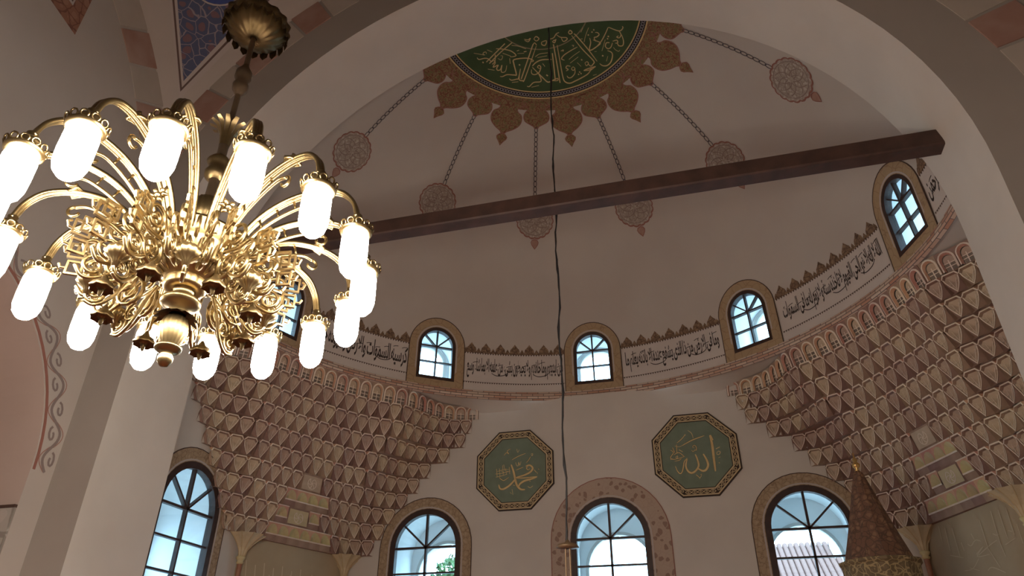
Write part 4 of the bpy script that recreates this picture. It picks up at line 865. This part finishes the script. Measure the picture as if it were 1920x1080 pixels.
# central stem and bowl (local coordinates, z measured from the foot)
def lat(nm, mt, prof, k_=28, **kw): m = MB(); m.lathe([(r_, zz(z)) for r_, z in prof], k_, **kw); return part(m, nm, mt)
lat('finial', 'brass', [(0, 1.30), (.02, 1.305), (.034, 1.325), (.036, 1.345), (.025, 1.365), (.045, 1.375), (.062, 1.385), (.064, 1.397), (.04, 1.405)])
lat('fluted_vase', 'brass', [(.038, 1.40), (.052, 1.43), (.064, 1.47), (.066, 1.51), (.054, 1.545), (.04, 1.56)], 64, flute=.045, nf=16)
m = MB()
for j in range(14):
    a = 2 * PI * j / 14; a2 = a + PI / 14; a3 = a + 2 * PI / 14
    m.add([(.04 * cos(a), .04 * sin(a), zz(1.575)), (.085 * cos(a), .085 * sin(a), zz(1.56)), (.115 * cos(a2), .115 * sin(a2), zz(1.535)), (.085 * cos(a3), .085 * sin(a3), zz(1.56)), (.04 * cos(a3), .04 * sin(a3), zz(1.575))], [(0, 1, 2, 3, 4)])
part(m, 'leaf_collar', 'brass_dark', False)
lat('turned_neck', 'brass', [(.04, 1.57), (.045, 1.60), (.08, 1.615), (.098, 1.63), (.098, 1.645), (.06, 1.66), (.046, 1.68), (.05, 1.70), (.075, 1.712)])
lat('bowl_moulding', 'brass', [(.05, 1.705), (.08, 1.70), (.098, 1.708), (.108, 1.72), (.104, 1.735), (.112, 1.745), (.10, 1.76)], 36)
bw = lat('bowl', 'brass', [(.095, 1.755), (.15, 1.785), (.20, 1.835), (.23, 1.89), (.238, 1.91), (.242, 1.985), (.252, 1.99), (.252, 2.005), (.22, 2.01), (.15, 2.03), (.08, 2.06)], 48)
m = MB()
for j in range(16):
    a = 2 * PI * (j + .5) / 16
    P = [(.115, 1.765), (.15, 1.785), (.20, 1.833), (.228, 1.88)]
    for s in (-1, 0, 1): m.tube([((r_ + .006) * cos(a + s * w_), (r_ + .006) * sin(a + s * w_), zz(z)) for (r_, z), w_ in zip(P, (.02, .08, .1, .0))], [.004, .007, .007, .004], 5)
part(m, 'acanthus_leaves', 'brass', parent=bw)
lat('shell_dome', 'brass', [(.13, 2.02), (.125, 2.06), (.10, 2.10), (.06, 2.13), (.035, 2.15)], 48, flute=.05, nf=16)
lat('ribbed_urn', 'brass', [(.035, 2.14), (.06, 2.16), (.072, 2.20), (.075, 2.24), (.065, 2.27), (.03, 2.29)], 48, flute=.04, nf=16)
lat('stem', 'rod_dark', [(.03, 2.28), (.028, 2.45), (.03, 2.78), (.02, 2.8)], 12)
lat('stem_knob', 'brass', [(.03, 2.42), (.06, 2.44), (.066, 2.47), (.05, 2.50), (.058, 2.53), (.07, 2.55), (.05, 2.58), (.03, 2.60)], 24)
m = MB()
for j in range(12):
    a = 2 * PI * j / 12; da = .2
    L_ = [[(q * cos(a + s * wd), q * sin(a + s * wd), zz(z)) for s in (-1, 0, 1)] for q, z, wd in ((.03, 2.68, .25), (.04, 2.76, .26), (.07, 2.82, .22), (.11, 2.835, .10))]
    m.add([p for r_ in L_ for p in r_], [(i * 3 + k_, i * 3 + k_ + 1, i * 3 + k_ + 4, i * 3 + k_ + 3) for i in range(3) for k_ in range(2)])
part(m, 'petal_cup', 'brass', True)
ROD_TOP = Z_T + 4.2 * math.sqrt(max(0, 1 - ((CHX) ** 2 + (CHY - Y_H) ** 2) / 5.36 ** 2)) - EYE
lat('rod', 'rod_dark', [(.018, 2.75), (.018, ROD_TOP + .02)], 10)
lat('rod_knot', 'rod_dark', [(.018, 3.08), (.045, 3.12), (.05, 3.16), (.035, 3.19), (.052, 3.22), (.05, 3.27), (.03, 3.30), (.018, 3.33)], 16)
dk = lat('canopy_dish', 'brass_dark', [(.02, 3.56), (.06, 3.545), (.16, 3.60), (.205, 3.66), (.215, 3.70), (.20, 3.71), (.05, 3.68)], 80, flute=.035, nf=16)
for j in range(20):
    a = 2 * PI * j / 20
    if j == 0:
        m = MB(); m.add([(.205, -.03, 0), (.205, .03, 0), (.215, .025, -.05), (.21, 0, -.085), (.215, -.025, -.05), (.20, 0, -.04)], [(0, 1, 5), (1, 2, 5), (2, 3, 5), (3, 4, 5), (4, 0, 5)]); TOOTH = m.mesh('dish_tooth', 'brass_dark')
    inst(TOOTH, 'dish_tooth', dk, (0, 0, zz(3.67)), a)
# one arm with lamp, in the plane y = 0 pointing along +x (local), then copied round
def rz_path(P, n=6): return [(p[0], 0, zz(p[1])) for p in smooth_path(P, n)]
m = MB(); AP = smooth_path([(.20, 1.80), (.235, 1.95), (.33, 2.09), (.48, 2.19), (.65, 2.225), (.79, 2.20), (.87, 2.12), (.90, 2.02)], 5)
for s in (-1, 1): m.tube([(r_, s * .012, zz(z)) for r_, z in AP], .0135, 7)
m.tube([(r_, 0, zz(z) + .010) for r_, z in AP], .008, 6)
ARM = m.mesh('arm', 'brass', True)
m = MB(); BP = smooth_path([(.23, 1.83), (.31, 1.98), (.43, 2.08), (.57, 2.14), (.64, 2.13)], 5); m.tube([(r_, 0, zz(z)) for r_, z in BP], .010, 6)
for r_, z in ((.36, 2.035), (.45, 2.09), (.54, 2.13)): m.tube([(r_, 0, zz(z)), (r_ - .02, 0, zz(z + .055))], .007, 5)
m.tube([(.64 + .028 * cos(t), 0, zz(2.105 + .028 * sin(t))) for t in [PI / 2 - k_ * .5 for k_ in range(10)]], .009, 6)
BRACE = m.mesh('arm_brace', 'brass', True)
m = MB()
for s in (-1, 1): m.tube([(.62, s * .012, zz(2.22)), (.65, s * .035, zz(2.235)), (.69, s * .03, zz(2.215)), (.70, s * .014, zz(2.22))], [.006, .012, .012, .004], 6)
m.tube([(.64, 0, zz(2.232)), (.67, 0, zz(2.262)), (.70, 0, zz(2.232))], [.008, .016, .006], 6); LEAFK = m.mesh('leaf_knot', 'brass', True)
m = MB(); m.lathe([(.016, 2.04), (.026, 2.03), (.022, 2.015), (.035, 2.0), (.05, 1.985), (.055, 1.97), (.046, 1.96), (.066, 1.945), (.083, 1.935), (.083, 1.925), (.07, 1.915), (.0, 1.93)], 22); m.v = [(v[0] + RC, v[1], zz(v[2])) for v in m.v]; GAL = m.mesh('lamp_gallery', 'brass', True)
m = MB()
for j in range(12):
    a = 2 * PI * j / 12; c_ = Vector((RC + .083 * cos(a), .083 * sin(a), zz(1.945))); t_ = Vector((-sin(a), cos(a), 0)); o_ = Vector((cos(a) * .35, sin(a) * .35, .94))
    m.tube([c_ + t_ * (.017 * cos(q)) + o_ * (.017 * sin(q)) for q in [2 * PI * k_ / 8 for k_ in range(8)]], .0048, 5, closed=True)
CRN = m.mesh('gallery_loops', 'brass', True)
m = MB(); m.lathe([(.045, .135), (.064, .125), (.069, .10), (.070, 0), (.068, -.06), (.058, -.10), (.036, -.128), (.012, -.139), (0, -.14)], 20); m.v = [(v[0] + RC, v[1], v[2] + ZG - CB.z) for v in m.v]; GLB = m.mesh('globe', 'globe_glass', True)
SH = -.085
def spiral(cx_, cz_, r0, turns, a0_, dirn=1, n=22, y=0.0): return [(cx_ + r0 * (1 - .82 * i / n) * cos(a0_ + dirn * 2 * PI * turns * i / n), y, zz(cz_ + r0 * (1 - .82 * i / n) * sin(a0_ + dirn * 2 * PI * turns * i / n))) for i in range(n + 1)]
m = MB(); 
m.tube(spiral(.43, 1.90, .078, 1.6, rad(200), -1), .0105, 6); m.tube(spiral(.40, 1.74, .085, 1.7, rad(120), 1), .0115, 6); m.tube(spiral(.505, 1.70, .06, 1.5, rad(160), -1), .0095, 6); m.tube(spiral(.34, 1.985, .05, 1.4, rad(250), -1), .009, 6)
m.tube(rz_path([(.29, 1.86), (.36, 1.78), (.44, 1.67), (.53, 1.63), (.58, 1.68)]), .010, 6); m.tube(rz_path([(.35, 1.83), (.46, 1.815), (.54, 1.83), (.575, 1.80), (.56, 1.76)]), .010, 6)
m.v = [(v[0] + SH, v[1], v[2]) for v in m.v]; SCR = m.mesh('scroll_bracket', 'brass', True)
m = MB(); m.tube(spiral(.40, 1.66, .055, 1.5, rad(90), -1), .0095, 6); m.tube(spiral(.47, 1.60, .05, 1.5, rad(140), 1), .009, 6); m.tube(rz_path([(.28, 1.79), (.33, 1.72), (.39, 1.60), (.45, 1.545), (.50, 1.56)]), .0095, 6); m.tube(spiral(.36, 1.90, .07, 1.5, rad(190), -1), .0105, 6)
m.v = [(v[0] + SH, v[1], v[2]) for v in m.v]; SCR2 = m.mesh('hanging_scroll', 'brass', True)
m = MB()     # square key pattern
def sq_ring(cx_, cz_, h, t):
    A = [(cx_ - h, cz_ - h), (cx_ + h, cz_ - h), (cx_ + h, cz_ + h), (cx_ - h, cz_ + h)]; h2 = h - t; B = [(cx_ - h2, cz_ - h2), (cx_ + h2, cz_ - h2), (cx_ + h2, cz_ + h2), (cx_ - h2, cz_ + h2)]
    m.band(A, B, lambda u, v, d: Vector((u, d, zz(v))), -.007, .007, closed=True)
sq_ring(.575, 1.865, .042, .010); sq_ring(.607, 1.835, .042, .010); sq_ring(.60, 1.74, .038, .010); m.tube([(.64, 0, zz(1.82)), (.665, 0, zz(1.825)), (.675, 0, zz(1.85)), (.66, 0, zz(1.862))], .007, 6); m.tube([(.635, 0, zz(1.735)), (.66, 0, zz(1.735)), (.67, 0, zz(1.755))], .007, 6)
m.v = [(v[0] + SH, v[1], v[2]) for v in m.v]; KEY = m.mesh('square_key', 'brass', False)
m = MB()
for j in range(6):
    a = 2 * PI * j / 6; m.tube([(.49 + .005, .012 * cos(a), zz(1.965) + .012 * sin(a)), (.515, .034 * cos(a), zz(1.965) + .034 * sin(a)), (.505, .05 * cos(a), zz(1.965) + .05 * sin(a))], [.008, .014, .005], 6)
m.lathe([(0, .012), (.012, .008), (.016, 0)], 8); m.v[-24:] = [(.515 + v[2], v[0], zz(1.965) + v[1]) for v in m.v[-24:]]
m.v = [(v[0] + SH, v[1], v[2]) for v in m.v]; FLW = m.mesh('flower', 'brass', True)
m = MB(); m.lathe([(.006, .075), (.014, .06), (.02, .045), (.04, .03), (.055, .0), (.052, -.008), (.03, .01), (.012, -.012), (.008, -.04), (0, -.048)], 16, flute=.08, nf=8); m.v = [(v[0] + .45, v[1], v[2] + zz(1.56)) for v in m.v]; m.v = [(v[0] + SH, v[1], v[2]) for v in m.v]; BEL = m.mesh('bell_drop', 'brass_dark', True)
m = MB(); m.lathe([(.0, .055), (.03, .05), (.055, .025), (.06, 0), (.045, -.02), (.02, -.04), (.012, -.07), (0, -.075)], 36, flute=.09, nf=12); m.v = [(v[0] + .50, v[1], v[2] + zz(1.655)) for v in m.v]; m.v = [(v[0] + SH, v[1], v[2]) for v in m.v]; SHE = m.mesh('shell_drop', 'brass', True)
for j in range(16):
    a = rad(-106.26 + 22.5 * j)
    arm = inst(ARM, 'arm', ch, (0, 0, 0), a); 
    for me, nm in ((BRACE, 'arm_brace'), (LEAFK, 'leaf_knot'), (GAL, 'lamp_gallery'), (CRN, 'gallery_loops')): inst(me, nm, arm)
    inst(GLB, 'globe', ch, (0, 0, 0), a)
    inst(SCR, 'scroll_bracket', ch, (0, 0, 0), a)
    if j % 2 == 0: inst(SCR2, 'hanging_scroll', ch, (0, 0, 0), a + rad(11.25))
    inst(BEL if j % 2 else SHE, 'bell_drop' if j % 2 else 'shell_drop', ch, (0, 0, 0), a + rad(11.25))
    inst(FLW, 'flower', ch, (0, 0, 0), a + rad(5)) if j % 2 else None
    inst(KEY, 'square_key', ch, (0, 0, 0), a + rad(6))

# the body hangs a little off plumb from the joint under the rod
TL = Matrix.Rotation(-0.085, 4, Vector((0.726, 0.687, 0))); JT = Vector((0, 0, zz(2.80)))
for o in list(ch.children):
    if o.name.split('.')[0] in ('rod', 'rod_knot', 'canopy_dish'): continue
    M_ = Matrix.LocRotScale(o.location, o.rotation_euler, None); o.matrix_basis = Matrix.Translation(JT) @ TL @ Matrix.Translation(-JT) @ M_

# ================================================================== OUTSIDE THE WINDOWS
e = empty('house', (4.6, 15.0, -.35), 'pale neighbouring house with red tiled roof outside the window by the pulpit', 'house')
m = MB(); m.box(1.0, 8.2, 14.2, 18.0, -.35, 4.35); m.build('wall', 'house_wall', e)
m = MB(); m.add([(.7, 13.8, 4.25), (8.5, 13.8, 4.25), (8.5, 16.1, 5.7), (.7, 16.1, 5.7), (8.5, 18.4, 4.25), (.7, 18.4, 4.25)], [(0, 1, 2, 3), (3, 2, 4, 5), (0, 3, 5), (1, 4, 2)]); rf = m.build('roof', 'roof_tile', e)
m = MB(); m.box(-.15, .15, -.14, 0, 0, .02); 
TM = MB(); TM.lathe([(.075, 0), (.075, .36)], 6, a0=0, a1=PI); sl = math.atan2(1.45, 2.3)
TM.v = [(v[0], v[2] * cos(sl) - v[1] * sin(sl), v[2] * sin(sl) + v[1] * cos(sl)) for v in TM.v]; TME = TM.mesh('roof_tile', 'roof_tile', True)
for i in range(24):
    for r_ in range(8): inst(TME, 'roof_tile', rf, Vector((1.9 + .16 * i, 13.8 + 2.3 / 8 * r_, 4.27 + 1.45 / 8 * r_)) - wloc(e))
m = MB(); m.box(5.0, 5.5, 15.2, 15.7, 4.9, 6.3); m.build('chimney', 'house_wall', rf)
rn = random.Random(5); TC = Vector((-5.2, 12.5, 0))
e = empty('tree', TC + Vector((0, 0, -.35)), 'leafy green tree outside the window left of the roundels', 'tree')
m = MB(); m.tube([TC + Vector((0, 0, -.35)), TC + Vector((.05, 0, 1.6)), TC + Vector((-.05, .1, 3.4)), TC + Vector((.1, 0, 4.6))], [.16, .13, .09, .03], 8); m.build('trunk', 'bark', e, smooth=True)
m = MB()
for i in range(1500):
    d_ = Vector((rn.gauss(0, 1), rn.gauss(0, 1), rn.gauss(0, 1))).normalized() * rn.random() ** .4; p = TC + Vector((d_.x * .95, d_.y * .95, 4.15 + d_.z * 1.15)); a = Vector((rn.gauss(0, 1), rn.gauss(0, 1), rn.gauss(0, 1))).normalized() * .10; b = a.orthogonal().normalized() * .05
    m.add([p - a, p + b, p + a, p - b], [(0, 1, 2, 3)])
m.build('foliage', 'leaf', e, kind='stuff')
